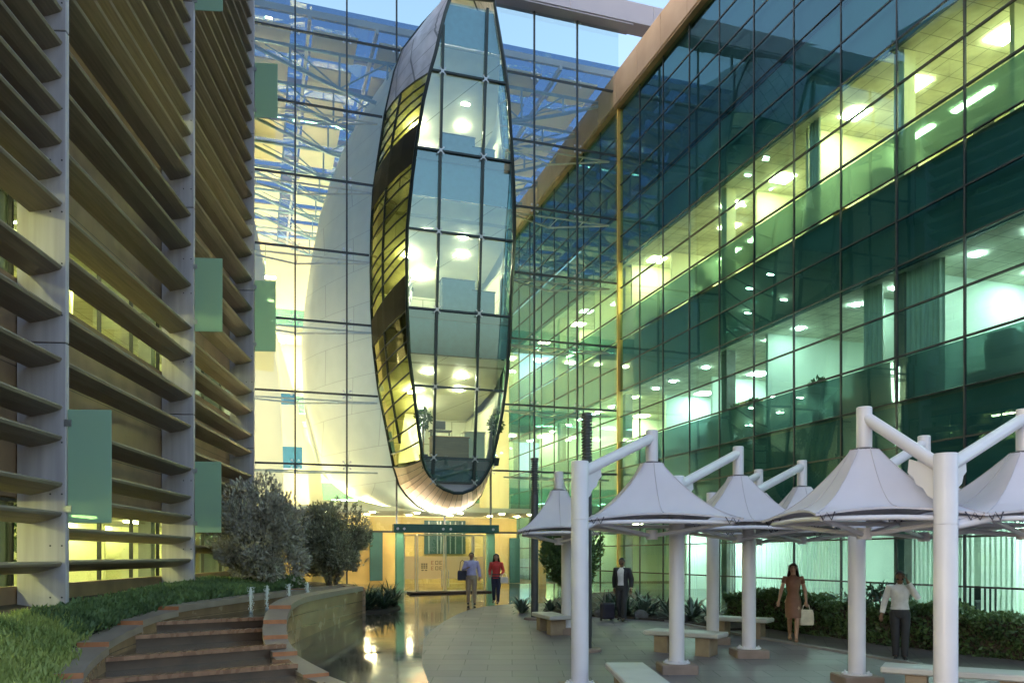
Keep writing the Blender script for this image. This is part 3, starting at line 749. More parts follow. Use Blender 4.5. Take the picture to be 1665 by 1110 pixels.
# rooms
BACK=4.6
M['pod_wall']=tiles('pod_cream_boards',(.70,.68,.50),(.66,.64,.47),(.35,.34,.22),2.4,1.1,.02,.6,.2,rot=(R(90),R(28),0),offset=.5,nz=.1)
def room(zfl,zc,last=False):
    zfl+=H; zc+=H
    def xr(z,yv):
        a=span(Wc,z); f=span(Fc,z) or a
        t=min(max(-yv/ -eface(z),0),1) if eface(z) else 0
        if yv>=0 or not f: return (a[0]+.2,a[1]-.2)
        return (a[0]+(f[0]-a[0])*t+.06,a[1]+(f[1]-a[1])*t-.06)
    # floor slab
    b=PB(); st=[BACK,0.,eface(zfl)+.13]
    top=[[(xr(zfl,yv)[0],yv,zfl),(xr(zfl,yv)[1],yv,zfl)] for yv in st]
    for a,c in zip(top,top[1:]):
        b.quad(a[0],c[0],c[1],a[1]); lo=[(x,y,z-.35) for x,y,z in (a[0],a[1],c[1],c[0])]; b.quad(*lo)
    f=top[-1]; b.quad(f[0],(f[0][0],f[0][1],zfl-.35),(f[1][0],f[1][1],zfl-.35),f[1]); b.build('floor',M['carpet'],PD)
    # ceiling, rising toward the face
    zb=zc-1.2
    b=PB(); a=xr(zb,BACK); m=xr(zc-.5,0.); c=xr(zc,eface(zc)+.2)
    b.quad((a[0],BACK,zb),(m[0],0,zc-.5),(m[1],0,zc-.5),(a[1],BACK,zb)); b.quad((m[0],0,zc-.5),(c[0],eface(zc)+.2,zc),(c[1],eface(zc)+.2,zc),(m[1],0,zc-.5))
    b.build('ceiling',M['pod_wall'],PD)
    # back wall and flank walls behind the front
    b=PB(); n=6
    for q in range(n):
        za=zfl+(zb-zfl)*q/n; z2=zfl+(zb-zfl)*(q+1)/n; p=xr(za,BACK); r=xr(z2,BACK)
        b.quad((p[0],BACK,za),(p[1],BACK,za),(r[1],BACK,z2),(r[0],BACK,z2))
        for s_ in (0,1):
            p0,r0=xr(za,0.)[s_],xr(z2,0.)[s_]
            b.quad((p0,.12,za),(p[s_],BACK,za),(r[s_],BACK,z2),(r0,.12,z2))
    b.build('room_wall',M['pod_wall'],PD)
    # spandrel above the ceiling line
    return xr
rooms=[(3.62,7.45),(9.1,13.0),(14.65,18.3)]
XR=[]
for zfl,zc in rooms: XR.append(room(zfl,zc))
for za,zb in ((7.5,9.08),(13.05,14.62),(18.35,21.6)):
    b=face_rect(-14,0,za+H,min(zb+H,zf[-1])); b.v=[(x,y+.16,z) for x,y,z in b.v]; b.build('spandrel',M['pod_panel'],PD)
# stairs with white stringers running up to the left, and lights
for (zfl,zc),xr in zip(rooms,XR):
    z=zfl+H; a=xr(z+1,0)
    b=PB(); x0=a[0]+.15; 
    b.add([(x0,-.2,z+.02),(x0+.9,-.2,z+.02),(x0+2.0,3.8,z+2.7),(x0+1.0,3.8,z+2.7),(x0,-.2,z-.2),(x0+.9,-.2,z-.2),(x0+2.0,3.8,z+2.4),(x0+1.0,3.8,z+2.4)],[(0,1,2,3),(7,6,5,4),(0,4,5,1),(1,5,6,2),(2,6,7,3),(3,7,4,0)]); b.build('stair_flight',M['white_paint'],PD)
    b=PB()
    for dz in (.5,.95): b.tube([(x0+.92,-.15,z+dz),(x0+2.0,3.75,z+dz+2.65)],.028,6)
    for t in (0,.33,.66,1): b.tube([(x0+.92+1.08*t,-.15+3.9*t,z+2.65*t),(x0+.92+1.08*t,-.15+3.9*t,z+.95+2.65*t)],.028,6)
    b.build('stair_rail',M['dark'],PD)
    k=('podlight',)
    for (fx,fy,dz) in ((.28,1.,.75),(.45,2.6,1.05),(.7,.6,.62),(.35,-.9,.32),(.65,-.7,.38)):
        zz=zc+H-dz; s=xr(zz-.3,max(fy,0))
        x=s[0]+(s[1]-s[0])*fx
        if k not in protos: m=MB(); m.box(-.14,.14,-.05,.05,-.03,.0); protos[k]=m.build('ceiling_light',M['l_pod'],PD); o=protos[k]
        else: o=protos[k].copy(); COL.objects.link(o); o.parent=PD
        o.location=pl((x,fy,zz-.0))
# white hull of the pod inside the hall
cen=Vector((-12.,0,10.))
D_=[Vector((lerp(Cc[i].x,-11.5,.35),13.,lerp(Cc[i].z,9.5,.35))) for i in range(NP)]
EE=[Vector((lerp(Cc[i].x,-11.2,.75),18.,lerp(Cc[i].z,9.,.75))) for i in range(NP)]
W0=[Vector((p.x,.06,p.z)) for p in Wc]
b=PB(); sec=[W0]
for t in (.2,.45,.7): sec.append([lerp(W0[i],Cc[i],t)+Vector(((-.25 if 3<i<13 else 0)*math.sin(math.pi*t),0,0)) for i in range(NP)])
sec.append(Cc)
for t in (.33,.66): sec.append([lerp(Cc[i],D_[i],t) for i in range(NP)])
sec+= [D_,EE]
b.loft([[tuple(p) for p in s_] for s_ in sec],0,False); b.add([tuple(p) for p in EE],[tuple(range(NP))]); b.build('hull',M['shell'],PD,smooth=True)
# furniture in the rooms
def desk(p,ww,dd,hh,label,m,rz=TH):
    t=thing('reception_desk',label,'desk',wor(p),rz)
    b=MB(); b.box(-ww/2,ww/2,-dd/2,dd/2,hh-.05,hh,bev=.01); b.build('desk_top',m,t)
    b=MB(); b.box(-ww/2+.04,ww/2-.04,-dd/2+.03,-dd/2+.07,.0,hh-.055); b.build('front_panel',m,t)
    for sx in (-1,1):
        b=MB(); b.box(sx*(ww/2-.06)-.03,sx*(ww/2-.06)+.03,-dd/2+.08,dd/2-.04,0,hh-.055); b.build('side_panel',m,t)
    return t
def tub_plant(p,hh,label,m=None,rad=.35,pot=True,cat='potted plant',name='potted_plant'):
    t=thing(name,label,cat,p,random.uniform(0,6))
    b=MB(); b.lathe([(.13,0),(.18,.3),(.19,.3),(.16,.29)],12); b.build('pot',M['dark'],t)
    b=MB(); b.tube([(0,0,.28),(.02,0,hh*.5),(0,.02,hh*.7)],[.025,.02,.012],6); b.build('stem',M['wood'],t)
    n=260; d=RNG.normal(size=(n,3)); d/=np.linalg.norm(d,axis=1,keepdims=True); rr=rad*RNG.uniform(.35,1,n)**.6
    C=d*rr[:,None]*np.array([1,1,1.25])+np.array([0,0,hh*.78]); quads_mesh('foliage',leaf_quads(C,d+RNG.normal(size=(n,3))*.5,RNG.uniform(.12,.2,n)),m or M['plant'],parent=t)
    return t
z0=rooms[0][0]+H+.003
desk((-7.75,-1.0,z0),1.5,.7,1.0,'dark wooden reception desk in the lowest room of the pod',M['wood'])
desk((-6.6,-.3,z0),.9,.6,1.35,'tall grey counter beside the reception desk in the lowest pod room',M['off_wall'])
t=thing('monitor_stand','black screen on thin legged stand in the lowest pod room','screen',wor((-7.75,.6,z0)),TH)
b=MB(); b.box(-.22,.22,-.03,.03,1.55,1.9,bev=.01); b.build('screen',M['dark'],t)
for sx in (-.38,.38):
    b=MB(); b.tube([(sx,0,0),(sx,0,1.45)],.03,6); b.build('leg',M['dark'],t)
b=MB(); b.box(-.45,.45,-.2,.2,1.45,1.5); b.build('shelf',M['dark'],t)
tub_plant(wor((-8.75,-.9,z0)),2.2,'bushy indoor tree by the left flank of the lowest pod room')
tub_plant(wor((-5.75,-.6,z0)),2.1,'slim indoor tree by the right flank of the lowest pod room')
for zi,lab in ((1,'middle'),(2,'top')):
    z1=rooms[zi][0]+H+.003
    for q,(x,ww,hh,nm) in enumerate(((-7.5,1.3,1.5,'wide'),(-6.5,.9,1.15,'narrow'))):
        t=thing('cabinet','%s blue grey cabinet block against the glass of the %s pod room'%(nm,lab),'cabinet',wor((x,-1.3,z1)),TH)
        b=MB(); b.box(-ww/2,ww/2,-.25,.25,0,hh,bev=.015); b.build('body',mat('blue_grey_laminate',(.10,.16,.19),.5),t)
        b=MB(); b.box(-ww/2-.02,ww/2+.02,-.27,.27,hh+.001,hh+.04); b.build('top',M['dark'],t)
# ------------------------------------------------------------------ louvred building on the left
LB=thing('louvred_building','concrete finned building with rows of bronze sun louvres, left of the courtyard','building',(-9.21,28.6,0),R(4.715))
LM=Matrix.Translation((-9.21,28.6,0))@Matrix.Rotation(R(4.715),4,'Z')
YL=[-29.3,-21.5,-14.2,-6.85,0.0]; FD=.85; TOPL=24.5+H
M['fin']=mat('pale_concrete_fin',(.46,.43,.455),.75,c2=(.34,.315,.335),scale=1.6,stretch=(4,4,.22),bump=.12,bscale=35,detail=8)
M['louvre']=mat('bronze_louvre',(.255,.21,.155),.55,.0,c2=(.175,.145,.108),scale=1.5,stretch=(14,.6,14),bump=.12,bscale=8)
M['lglass']=glass('left_window_glass',(.84,.92,.70),.09,(.8,1,.95),4.,.004)
M['left_wall']=mat('left_room_wall',(.70,.70,.46),.8,c2=(.64,.64,.41),scale=.7)
M['plate']=frosted('pale_green_glass_plate',(.46,.64,.54),.2,.45)
M['joint']=mat('dark_joint',(.05,.05,.055),.7)
FZ0=-1.25+H
jz=[-1.25+H,3.83+H,9.45+H,15.05+H,20.65+H,TOPL]
for y in YL[1:]:
    for a,c in zip(jz,jz[1:]):
        b=MB(); b.box(-FD,0,y,y+.13,a+.01,c-.01,bev=.012)
        for z in [a+.5+k*.93 for k in range(int((c-a-.6)/.93))]:       # tie holes
            for x in (-.07,-.27):
                b.loft([[(x+.018*math.cos(k*math.pi/3),yy,z+.018*math.sin(k*math.pi/3)) for k in range(6)] for yy in (y-.004,y+.01)],1,True)
        b.build('fin',[M['fin'],M['joint']],LB)
    b=MB(); b.box(-FD+.01,-.015,y+.015,y+.115,FZ0,TOPL); b.build('fin_core',M['joint'],LB)
LZ={2:[.8-.9,.8,1.34,2.17,2.72,3.58,4.41,5.24,6.38,6.93,7.5,8.1,8.68,9.28],
    3:[-.07,.52,1.1,1.64,2.4,3.56,4.4,5.5,6.24,7.4,8.5,9.3,10.4,11.,11.5,12.1,12.7,13.4,14.],
    4:[.3,.9,1.6,2.3,2.9,3.75,4.35,5.2,5.9,7.,8.,8.85,9.9,10.8,11.5,12.1,12.9,13.5,14.2,15.,15.6,16.2,16.9]}
def louvre_profile():
    # flat blade with a full rounded outer nose
    return [(-.66,-.02),(-.66,.02),(-.35,.045),(-.12,.04),(-.075,.012),(-.07,-.02),(-.11,-.055),(-.35,-.06)]
lv={}
for bay in (1,2,3,4):
    zs=list(LZ[max(bay,2)]); 
    while zs[-1]<21.5: zs.append(zs[-1]+.6)
    ya,yb=YL[bay-1]+.14,YL[bay]-.006
    for z in zs:
        if bay==1 and z>8: continue
        if bay not in lv:
            b=MB(); pr=louvre_profile(); b.loft([[(x,yv,zz) for x,zz in pr] for yv in (ya,yb)],0,True); lv[bay]=b.build('louvre',M['louvre'],LB); o=lv[bay]
        else: o=lv[bay].copy(); COL.objects.link(o); o.parent=LB
        o.location=(random.uniform(-.006,.006),0,z+H); o.rotation_euler=(0,R(-random.uniform(17,21)),0)
# the wall behind: storeys of 5.54 m, lit windows between stone bands
WX=-FD-.02; DP2=5.54
for bay in (1,2,3,4):
    ya,yb=YL[bay-1],YL[bay]
    if bay==4: yb=1.2
    for si in range(5):
        zs=-1.02+DP2*si+H; zw0=zs+.47; zw1=zs+(2.5 if si==0 else 2.5)
        b=MB(); b.box(WX-.2,WX,ya,yb-.002,zs-.9 if si==0 else zs-3.47,zw0); b.build('stone_band',M['stone_d'],LB)
        b=MB()
        n=4; 
        for q in range(n): 
            y1_=ya+(yb-ya)*q/n; y2_=ya+(yb-ya)*(q+1)/n
            b.quad((WX-.08,y1_+.03,zw0),(WX-.08,y2_-.03,zw0),(WX-.08,y2_-.03,zw1-.5),(WX-.08,y1_+.03,zw1-.5))
        a=b.build('window',M['lglass'],LB)
        b=MB()
        for q in range(n+1):
            y1_=ya+(yb-ya)*q/n; b.box(WX-.12,WX-.04,y1_-.025,y1_+.025,zw0+.01,zw1-.52)
        b.box(WX-.12,WX-.04,ya,yb,zw1-.51,zw1-.45); b.build('frame',M['steel_dark'],a,zoff=0)
    b=MB(); b.box(WX-.2,WX,ya,yb-.002,-1.02+DP2*4+2.07+H,TOPL); b.build('stone_band',M['stone_d'],LB)
YA,YB=YL[0],1.2
for si in range(5):
    zs=-1.02+DP2*si+H
    b=MB(); b.box(-7,WX-.21,YA,YB,zs+2.0,zs+2.2); b.build('ceiling',M['off_ceil'],LB)
    b=MB(); b.box(-7,WX-.21,YA,YB,zs-.2,zs); b.build('floor_slab',M['carpet'],LB)
    b=MB(); b.box(-7.2,-7.003,YA,YB,zs-.2,zs+2.2); b.build('back_wall',M['left_wall'],LB)
    for k,y in enumerate((-26,-17.6,-11.2,-9.1,-3.8,-1.2)):
        if si==0 and k==3: continue
        b=MB(); b.box(-6.99,-2.2 if k%2 else -3.6,y,y+.12,zs+.003,zs+1.997); b.build('partition',M['left_wall'],LB)
    for y in YL[1:4]:
        b=MB(); b.box(WX-.55,WX-.22,y-.1,y+.22,zs+.003,zs+1.997); b.build('column',M['slab'],LB)
    if si<3:
        for k in range(9):
            y=YA+2+3.1*k
            ceiling_light('tube','l_left',-2.0,y,zs+1.996,LB); ceiling_light('tube','l_left',-4.6,y+1.2,zs+1.996,LB)
b=MB(); b.box(-7.2,WX,YB+.0,YB+.3,-1.5+H,TOPL); b.box(-7.2,WX,YA-.3,YA-.003,-1.5+H,TOPL); b.box(-12,-7.21,YA,YB,-1+H,TOPL); b.build('end_wall',M['fin'],LB)
b=MB(); b.box(-12,.25,YA-.5,YB+.3,TOPL+.005,TOPL+.5,bev=.03); b.build('roof',M['fin'],LB)
# glass plates fixed to the fin edges
for y,wd,za,zb in ((-14.2,.78,.59,2.64),(-6.85,.75,6.1,8.1),(-6.85,.72,.63,2.56),(0,.82,15.65,17.6),(0,.76,7.3,9.83),(-6.85,.76,14.83,16.9)):
    b=MB(); b.box(.02,wd,y+.02,y+.045,za+H,zb+H,bev=.008); o=b.build('glass_plate',M['plate'],LB)
    b=MB()
    for z in (za+.25,zb-.25): b.box(-.04,.09,y-.0,y+.018,z+H-.06,z+H+.06)
    b.build('bracket',M['alu'],o,zoff=0)

# ------------------------------------------------------------------ cascade fountain
LP=[(-5.45,26.4),(-6.3,23.5),(-6.8,20.),(-7.3,17.),(-7.25,15.2),(-6.85,13.1),(-6.1,10.9),(-5.0,8.9),(-3.9,7.2)]
LZt=[(-.95,-.97),(-.99,-1.01),(-1.01,-1.07),(-1.15,-1.23),(-1.31,-1.41),(-1.49,-1.6),(-1.68,-1.78),(-1.86,-1.95)]
RP=[(-4.62,23.7),(-4.85,21.),(-5.02,18.6),(-4.98,17.2),(-4.82,16.3),(-4.6,15.6),(-4.22,14.9),(-3.3,13.5),(-2.4,12.3)]
RZt=[(-.90,-.92),(-.92,-.95),(-.95,-1.06),(-1.14,-1.30),(-1.38,-1.54),(-1.62,-1.78),(-1.86,-1.98),(-2.04,-2.10)]
def spline(P,n):
    out=[]; P=[Vector((*p,0)) for p in P]; E=[P[0]*2-P[1]]+P+[P[-1]*2-P[-2]]
    for i in range(1,len(E)-2):
        for k in range(n):
            t=k/n; a,b_,c,d_=E[i-1],E[i],E[i+1],E[i+2]
            out.append(.5*((2*b_)+(c-a)*t+(2*a-5*b_+4*c-d_)*t*t+(3*b_-a-3*c+d_)*t**3))
    return out+[P[-1]]
FT=thing('cascade_fountain','curved brown stone fountain whose pool steps down toward the viewer between low walls','fountain',(-5.9,18,ground_z(18)),0)
FO=Vector(FT.location)
class FB(MB):
    def build(s,name,mats,parent=None,smooth=False,zoff=None):
        s.v=[(v[0]-FO.x,v[1]-FO.y,v[2]-FO.z) for v in s.v]; return MB.build(s,name,mats,parent,smooth,0)
M['cop']=mat('coping_stone',(.30,.235,.20),.45,c2=(.23,.175,.145),scale=2.2,bump=.12,bscale=40,rvar=.1)
M['cop_end']=mat('cut_orange_stone',(.50,.20,.085),.5,c2=(.38,.14,.055),scale=5,bump=.1)
M['wtile']=tiles('bronze_wall_tile',(.32,.205,.12),(.24,.15,.088),(.13,.085,.055),.30,6.,.006,.22,.25,rot=(R(90),0,R(90)),offset=.0,rvar=.1)
M['lip']=mat('cascade_lip',(.36,.19,.11),.28,c2=(.2,.10,.06),scale=3,stretch=(3,.6,1),rvar=.1)
M['wet']=mat('wet_step',(.115,.07,.047),.16,c2=(.075,.048,.034),scale=2,stretch=(1.5,.4,1),bump=.35,bscale=9,spec=.4)
M['water']=mat('dark_water',(.03,.027,.024),.05,bump=.35,bscale=14,spec=.9,scale=2)
def wall_run(P,Zt,wd,side):
    S=spline(P,6)
    for i in range(len(Zt)):
        pts=S[i*6:i*6+7]; za_,zb_=Zt[i]; zk=[za_+(zb_-za_)*k/6+H for k in range(7)]
        def off(k,dv):
            j=i*6+k; a=S[max(j-1,0)]; c=S[min(j+1,len(S)-1)]; t=(c-a).normalized(); n=Vector((t.y,-t.x,0))*side; return S[j]+n*dv
        outer=[off(k,wd/2+.03) for k in range(7)]; inner=[off(k,-wd/2-.03) for k in range(7)]
        poly=[(p.x,p.y) for p in outer]+[(p.x,p.y) for p in reversed(inner)]
        b=FB()
        n=7
        vs=[(p.x,p.y,z-.13) for p,z in zip(outer,zk)]+[(p.x,p.y,z-.13) for p,z in zip(inner,zk)]+[(p.x,p.y,z) for p,z in zip(outer,zk)]+[(p.x,p.y,z) for p,z in zip(inner,zk)]
        b.add(vs,[(k,k+1,2*n+k+1,2*n+k) for k in range(n-1)]+[(n+k+1,n+k,3*n+k,3*n+k+1) for k in range(n-1)]+[(2*n+k,2*n+k+1,3*n+k+1,3*n+k) for k in range(n-1)]+[(k+1,k,n+k,n+k+1) for k in range(n-1)],0)
        b.add(vs,[(0,2*n,3*n,n),(n-1,2*n-1,4*n-1,3*n-1)],1)
        # cut end face shown by the next, lower stone
        b.build('coping',[M['cop'],M['cop_end']],FT)
        o2=[off(k,wd/2-.0) for k in range(7)]; i2=[off(k,-wd/2) for k in range(7)]
        b=FB(); zb=H-2.6
        vs=[(p.x,p.y,zb) for p in o2]+[(p.x,p.y,zb) for p in i2]+[(p.x,p.y,z-.131) for p,z in zip(o2,zk)]+[(p.x,p.y,z-.131) for p,z in zip(i2,zk)]
        b.add(vs,[(k,k+1,2*n+k+1,2*n+k) for k in range(n-1)]+[(n+k+1,n+k,3*n+k,3*n+k+1) for k in range(n-1)]+[(0,2*n,3*n,n),(n-1,2*n-1,4*n-1,3*n-1)],0)
        b.build('wall',M['wtile'],FT)
wall_run(LP,LZt,.42,1); wall_run(RP,RZt,.40,-1)
# back of the pool
b=FB(); b.bar((-5.5,26.3,-1.55+H),(-4.5,23.8,-1.55+H),.3,1.2); b.build('wall',M['wtile'],FT)
EDG=[((-7.5,26.3),(-4.5,26.3)),((-7.45,15.9),(-4.95,17.75)),((-7.4,14.7),(-4.75,16.75)),((-6.95,12.9),(-4.3,15.15)),((-6.5,11.75),(-3.7,13.75)),((-6.0,10.6),(-2.9,12.5)),((-5.2,9.2),(-2.3,11.2))]
EZ=[-1.22,-1.32,-1.48,-1.66,-1.84,-1.98,-2.08]
def clipx(a,c,t): return (a[0]+(c[0]-a[0])*t,a[1]+(c[1]-a[1])*t)
for k in range(1,len(EDG)):
    (l0,r0),(l1,r1)=EDG[k-1],EDG[k]; z=EZ[k]+H
    b=FB(); b.add([(*l0,z-.045),(*l1,z-.045),(*r1,z-.045),(*r0,z-.045)],[(0,1,2,3)]); b.build('water',M['water'] if k==1 else M['wet'],FT)
    b=FB(); b.bar((*l1,z-.035),(*r1,z-.035),.17,.07); b.build('step_lip',M['lip'],FT)
    zn=(EZ[k+1] if k+1<len(EZ) else -2.4)+H-.1
    b=FB(); b.bar((*l1,(z-.07+zn)/2),(*r1,(z-.07+zn)/2),.12,z-.07-zn+.001); b.build('step_riser',M['wet'],FT)
M['jet']=frosted('water_jet',(.92,.93,.95),.2,.4)
for px,d in ((408,19.2),(434,20.4),(470,21.6),(500,22.6)):
    x=(px-CX)/FPX*d; hh=.62; z=EZ[1]+H-.05
    b=FB()
    rr=[.012,.014,.018,.024,.03,.036,.034,.014]; b.tube([(x+random.uniform(-.012,.012),d,z+hh*i/7) for i in range(8)],rr,8)
    for q in range(110):
        a=random.uniform(0,6.28); r_=random.uniform(.03,.1); hh2=random.random()
        b.ball((x+math.cos(a)*r_*(.5+.6*hh2),d+math.sin(a)*r_,z+hh*hh2),random.uniform(.006,.014),5,3)
    b.build('water_jet',M['jet'],FT,smooth=True)
    b=FB(); b.lathe([(.05,z-.05),(.05,z+.02),(.02,z+.05)],10,(x,d)); b.build('nozzle',M['alu'],FT)
# ------------------------------------------------------------------ membrane canopies on white steel columns
M['under']=mat('column_foot_stone',(.26,.19,.155),.6,c2=(.2,.14,.11),scale=3,bump=.15)
M['seam']=mat('membrane_seam',(.50,.465,.52),.8)
M['eyelet']=mat('dark_lacing',(.05,.04,.06),.5)
def canopy_mesh(side,zr,za,par,yaw=0.):
    """square membrane cone: four corners, scalloped edges, ring at the top"""
    h=side/2; nseg=48; rad=[]; b=MB()
    ra=.19
    def edge(a):
        c,s=math.cos(a),math.sin(a); k=h/max(abs(c),abs(s)); x,y=k*c,k*s
        m=1-min(abs(c),abs(s))/max(abs(c),abs(s))       # 1 at mid side, 0 at corner
        pull=.15*m*(2-m)
        return x*(1-pull),y*(1-pull),.13*m*(2-m)*.8
    NR=11; rings=[]
    for r in range(NR+1):
        t=r/NR; ring=[]
        for q in range(nseg):
            a=2*math.pi*q/nseg+math.pi/4
            x,y,dz=edge(a); ax,ay=ra*math.cos(a),ra*math.sin(a)
            f=1-(1-t)**1.0
            X=ax+(x-ax)*t; Y=ay+(y-ay)*t
            z=zr+(za-zr)*((1-t)**1.9*.72+(1-t)*.28)+dz*t*t
            ring.append((X,Y,z))
        rings.append(ring)
    b.loft(rings,0,False)
    # hem turned down
    b.loft([rings[-1],[(x*.995,y*.995,z-.028) for x,y,z in rings[-1]]],0,False)
    o=b.build('canopy',M['fabric'],par,smooth=True)
    sm=MB()
    for q in range(0,nseg,6): sm.tube([tuple(c_*1.002 for c_ in rings[r][q][:2])+(rings[r][q][2]+.004,) for r in range(NR+1)],.007,4)
    sm.build('seams',M['seam'],o)
    # lacing at the corners: one cord zigzagging between hem and tube
    for sx in (-1,1):
        for sy in (-1,1):
            m=MB(); pts=[]
            for q in range(7): pts.append((sx*(h-.05-.055*q),sy*(h-.012-.006*q),zr-.075) if q%2 else (sx*(h-.05-.055*q),sy*(h-.03-.008*q),zr+.015+.004*q))
            m.tube(pts[:5],.010,5); m.build('lacing',M['eyelet'],o)
    return o
def canopy_unit(label,c,arms,zcol,base=True,group='white membrane canopies',r=.135):
    gz=ground_z(c[1])
    t=thing('canopy_shelter',label,'canopy',(c[0],c[1],gz),0,group)
    zc=zcol+H-gz
    b=MB(); b.lathe([(r,.02),(r,zc-.01),(r*.96,zc)],28); b.lathe([(r+.002,zc-.9),(r+.004,zc-.895),(r+.002,zc-.89)],28); b.build('column',M['white_paint'],t,smooth=True)
    b=MB(); b.box(-.32,.32,-.32,.32,-.05,.16,bev=.02); b.build('base',M['under'],t)
    b=MB(); b.lathe([(.235,.162),(.235,.185),(.14,.187)],24)
    for q in range(8): a=q*math.pi/4; b.lathe([(.016,.186),(.016,.215),(.008,.218)],6,(.195*math.cos(a),.195*math.sin(a)))
    b.build('base_plate',M['white_paint'],t)
    for (px,py,ztop,zap,zrim,side) in arms:
        dx,dy=px-c[0],py-c[1]; zt=ztop+H-gz; za=zap+H-gz; zr=zrim+H-gz
        L=math.hypot(dx,dy); ux,uy=dx/L,dy/L
        a0=Vector((ux*.05,uy*.05,zc-.17)); a1=Vector((dx,dy,zt-.12))
        b=MB(); b.tube([a0,a1],.085,16); b.build('arm',M['white_paint'],t,smooth=True)
        b=MB(); b.lathe([(.105,za-.06),(.105,zt),(.09,zt+.012)],20,(dx,dy)); b.build('hanger_post',M['white_paint'],t,smooth=True)
        # scalloped gusset plate under the arm
        b=MB(); pr=[(.12,zc-.16),(.5,zc-.02),(.52,zc-.2),(.44,zc-.26),(.40,zc-.36),(.30,zc-.42),(.24,zc-.52),(.12,zc-.6)]
        rings=[]
        for s in (-.012,.012): rings.append([(ux*q-uy*s,uy*q+ux*s,z) for q,z in pr])
        b.loft(rings,0,True); b.build('gusset_plate',M['white_paint'],t)
        o=canopy_mesh(side,zr,za,t); o.location=(dx,dy,0)
        b=MB(); b.lathe([(.19,za-.03),(.195,za+.006),(.11,za+.03)],20,(dx,dy)); b.build('top_ring',M['eyelet'],o,smooth=True).location=(-dx,-dy,0)
        # tube frame under the membrane, stays to the column
        h=side/2-.14
        cs=[Vector((dx+sx*h,dy+sy*h,zr-.055)) for sx,sy in ((-1,-1),(1,-1),(1,1),(-1,1))]
        for k in range(4):
            p,q=cs[k],cs[(k+1)%4]; b=MB(); mid=(p+q)/2+Vector((0,0,.02)); b.tube([p,mid,q],.036,10); b.build('edge_tube',M['white_paint'],t,smooth=True)
        near=min(range(4),key=lambda k:cs[k].x**2+cs[k].y**2)
        hub=Vector((dx,dy,zr-.24))
        b=MB(); b.tube([hub+Vector((0,0,-.06)),hub+Vector((0,0,.10))],.10,12); b.build('frame_hub',M['white_paint'],t,smooth=True)
        for k in range(4):
            b=MB(); b.tube([cs[k],hub],.034,8); b.build('frame_strut',M['white_paint'],t,smooth=True)
        b=MB(); b.tube([Vector((0,0,zr-.18)),cs[near]],.05,10); b.build('frame_strut',M['white_paint'],t,smooth=True)
    return t
canopy_unit('white canopy whose tall column hides the ribbed dark light column, arm rising right',(1.05,12.4),[(2.40,13.75,2.14,1.58,.58,2.45)],1.46)
canopy_unit('white canopy whose column stands between the two grey benches in the middle of the paving',(2.94,14.3),[(4.46,15.8,2.14,1.56,.56,2.4)],1.42)
canopy_unit('white canopy whose slim column stands left of the woman in the brown dress',(4.73,16.0),[(6.37,17.6,2.08,1.50,.55,2.3)],1.40)
canopy_unit('white canopy at the back, its short arm showing just above its neighbours',(4.46,17.8),[(5.93,19.27,2.06,1.50,.55,2.3)],1.40)
canopy_unit('mostly hidden white canopy on the column between the brown dress and the phone caller',(5.68,13.2),[(7.2,14.0,2.08,1.50,.55,2.3)],1.35)
canopy_unit('twin white canopy on the thickest column, two arms spreading left and right',(5.52,10.2),[(4.94,11.24,2.07,1.48,.53,2.2),(7.35,11.5,2.09,1.47,.53,2.75)],1.30,r=.142)
canopy_unit('small white canopy farthest left, beside the plain dark light column',(1.33,19.4),[(1.08,18.5,1.93,1.50,.55,1.9)],1.40)

# ------------------------------------------------------------------ light columns
M['post']=mat('dark_grey_post',(.075,.078,.09),.4,.5,scale=6)
def light_column(label,x,y,ztop):
    g=ground_z(y); t=thing('light_column',label,'lamp post',(x,y,g),0,'dark light columns'); h=ztop+H-g
    b=MB(); b.lathe([(.105,.06),(.105,h-1.02)],20); b.build('shaft',M['post'],t,smooth=True)
    b=MB(); pr=[]; z=h-1.0
    b.lathe([(.07,h-1.02),(.07,h-.04)],16)
    while z<h-.1: b.lathe([(.075,z),(.115,z+.008),(.115,z+.034),(.075,z+.042)],20); z+=.062
    b.build('louvre_head',M['post'],t)
    b=MB(); b.lathe([(.115,h-.075),(.115,h-.01),(.09,h)],20); b.build('cap',M['post'],t,smooth=True)
    b=MB(); b.lathe([(.30,-.05),(.30,.05),(.27,.07)],20); b.build('foot',M['under'],t)
light_column('plain dark light column standing beside the entrance pavement edge',.63,22.3,2.72)
light_column('ribbed dark light column rising behind the nearest white canopy column',1.56,16.7,2.97)

# ------------------------------------------------------------------ benches
M['bench']=mat('pale_bench_stone',(.50,.48,.46),.5,c2=(.43,.41,.39),scale=2,bump=.08,bscale=50)
M['bench_f']=mat('bench_foot_brick',(.32,.24,.16),.7,c2=(.24,.17,.11),scale=4,bump=.2)
def bench(label,x,y,L,W,rz):
    g=ground_z(y); t=thing('bench',label,'bench',(x,y,g),rz,'stone slab benches')
    b=MB(); b.box(-L/2,L/2,-W/2,W/2,.36,.46,bev=.02); b.build('seat',M['bench'],t)
    for s in (-1,1):
        b=MB(); b.box(s*L*.28-.15,s*L*.28+.15,-W/2+.08,W/2-.08,-.06,.357,bev=.012); b.build('foot',M['bench_f'],t)
bench('pale stone bench pointing at the viewer in front of the nearest canopies',1.83,11.6,2.6,.62,R(91))
bench('pale stone bench right behind the canopy column in the middle of the paving',3.55,16.4,1.6,.62,R(-35))
bench('pale stone bench beside the thickest canopy column, near the man on the phone',6.75,12.0,2.2,.62,R(-30))
bench('pale stone bench cut by the lower picture edge left of the woman in brown',4.05,10.55,.95,.6,R(3))
bench('pale stone bench beside the far left canopy column',.95,19.6,1.5,.55,R(-75))
bench('pale stone bench behind the far middle canopy column',5.35,18.9,1.5,.55,R(-35))
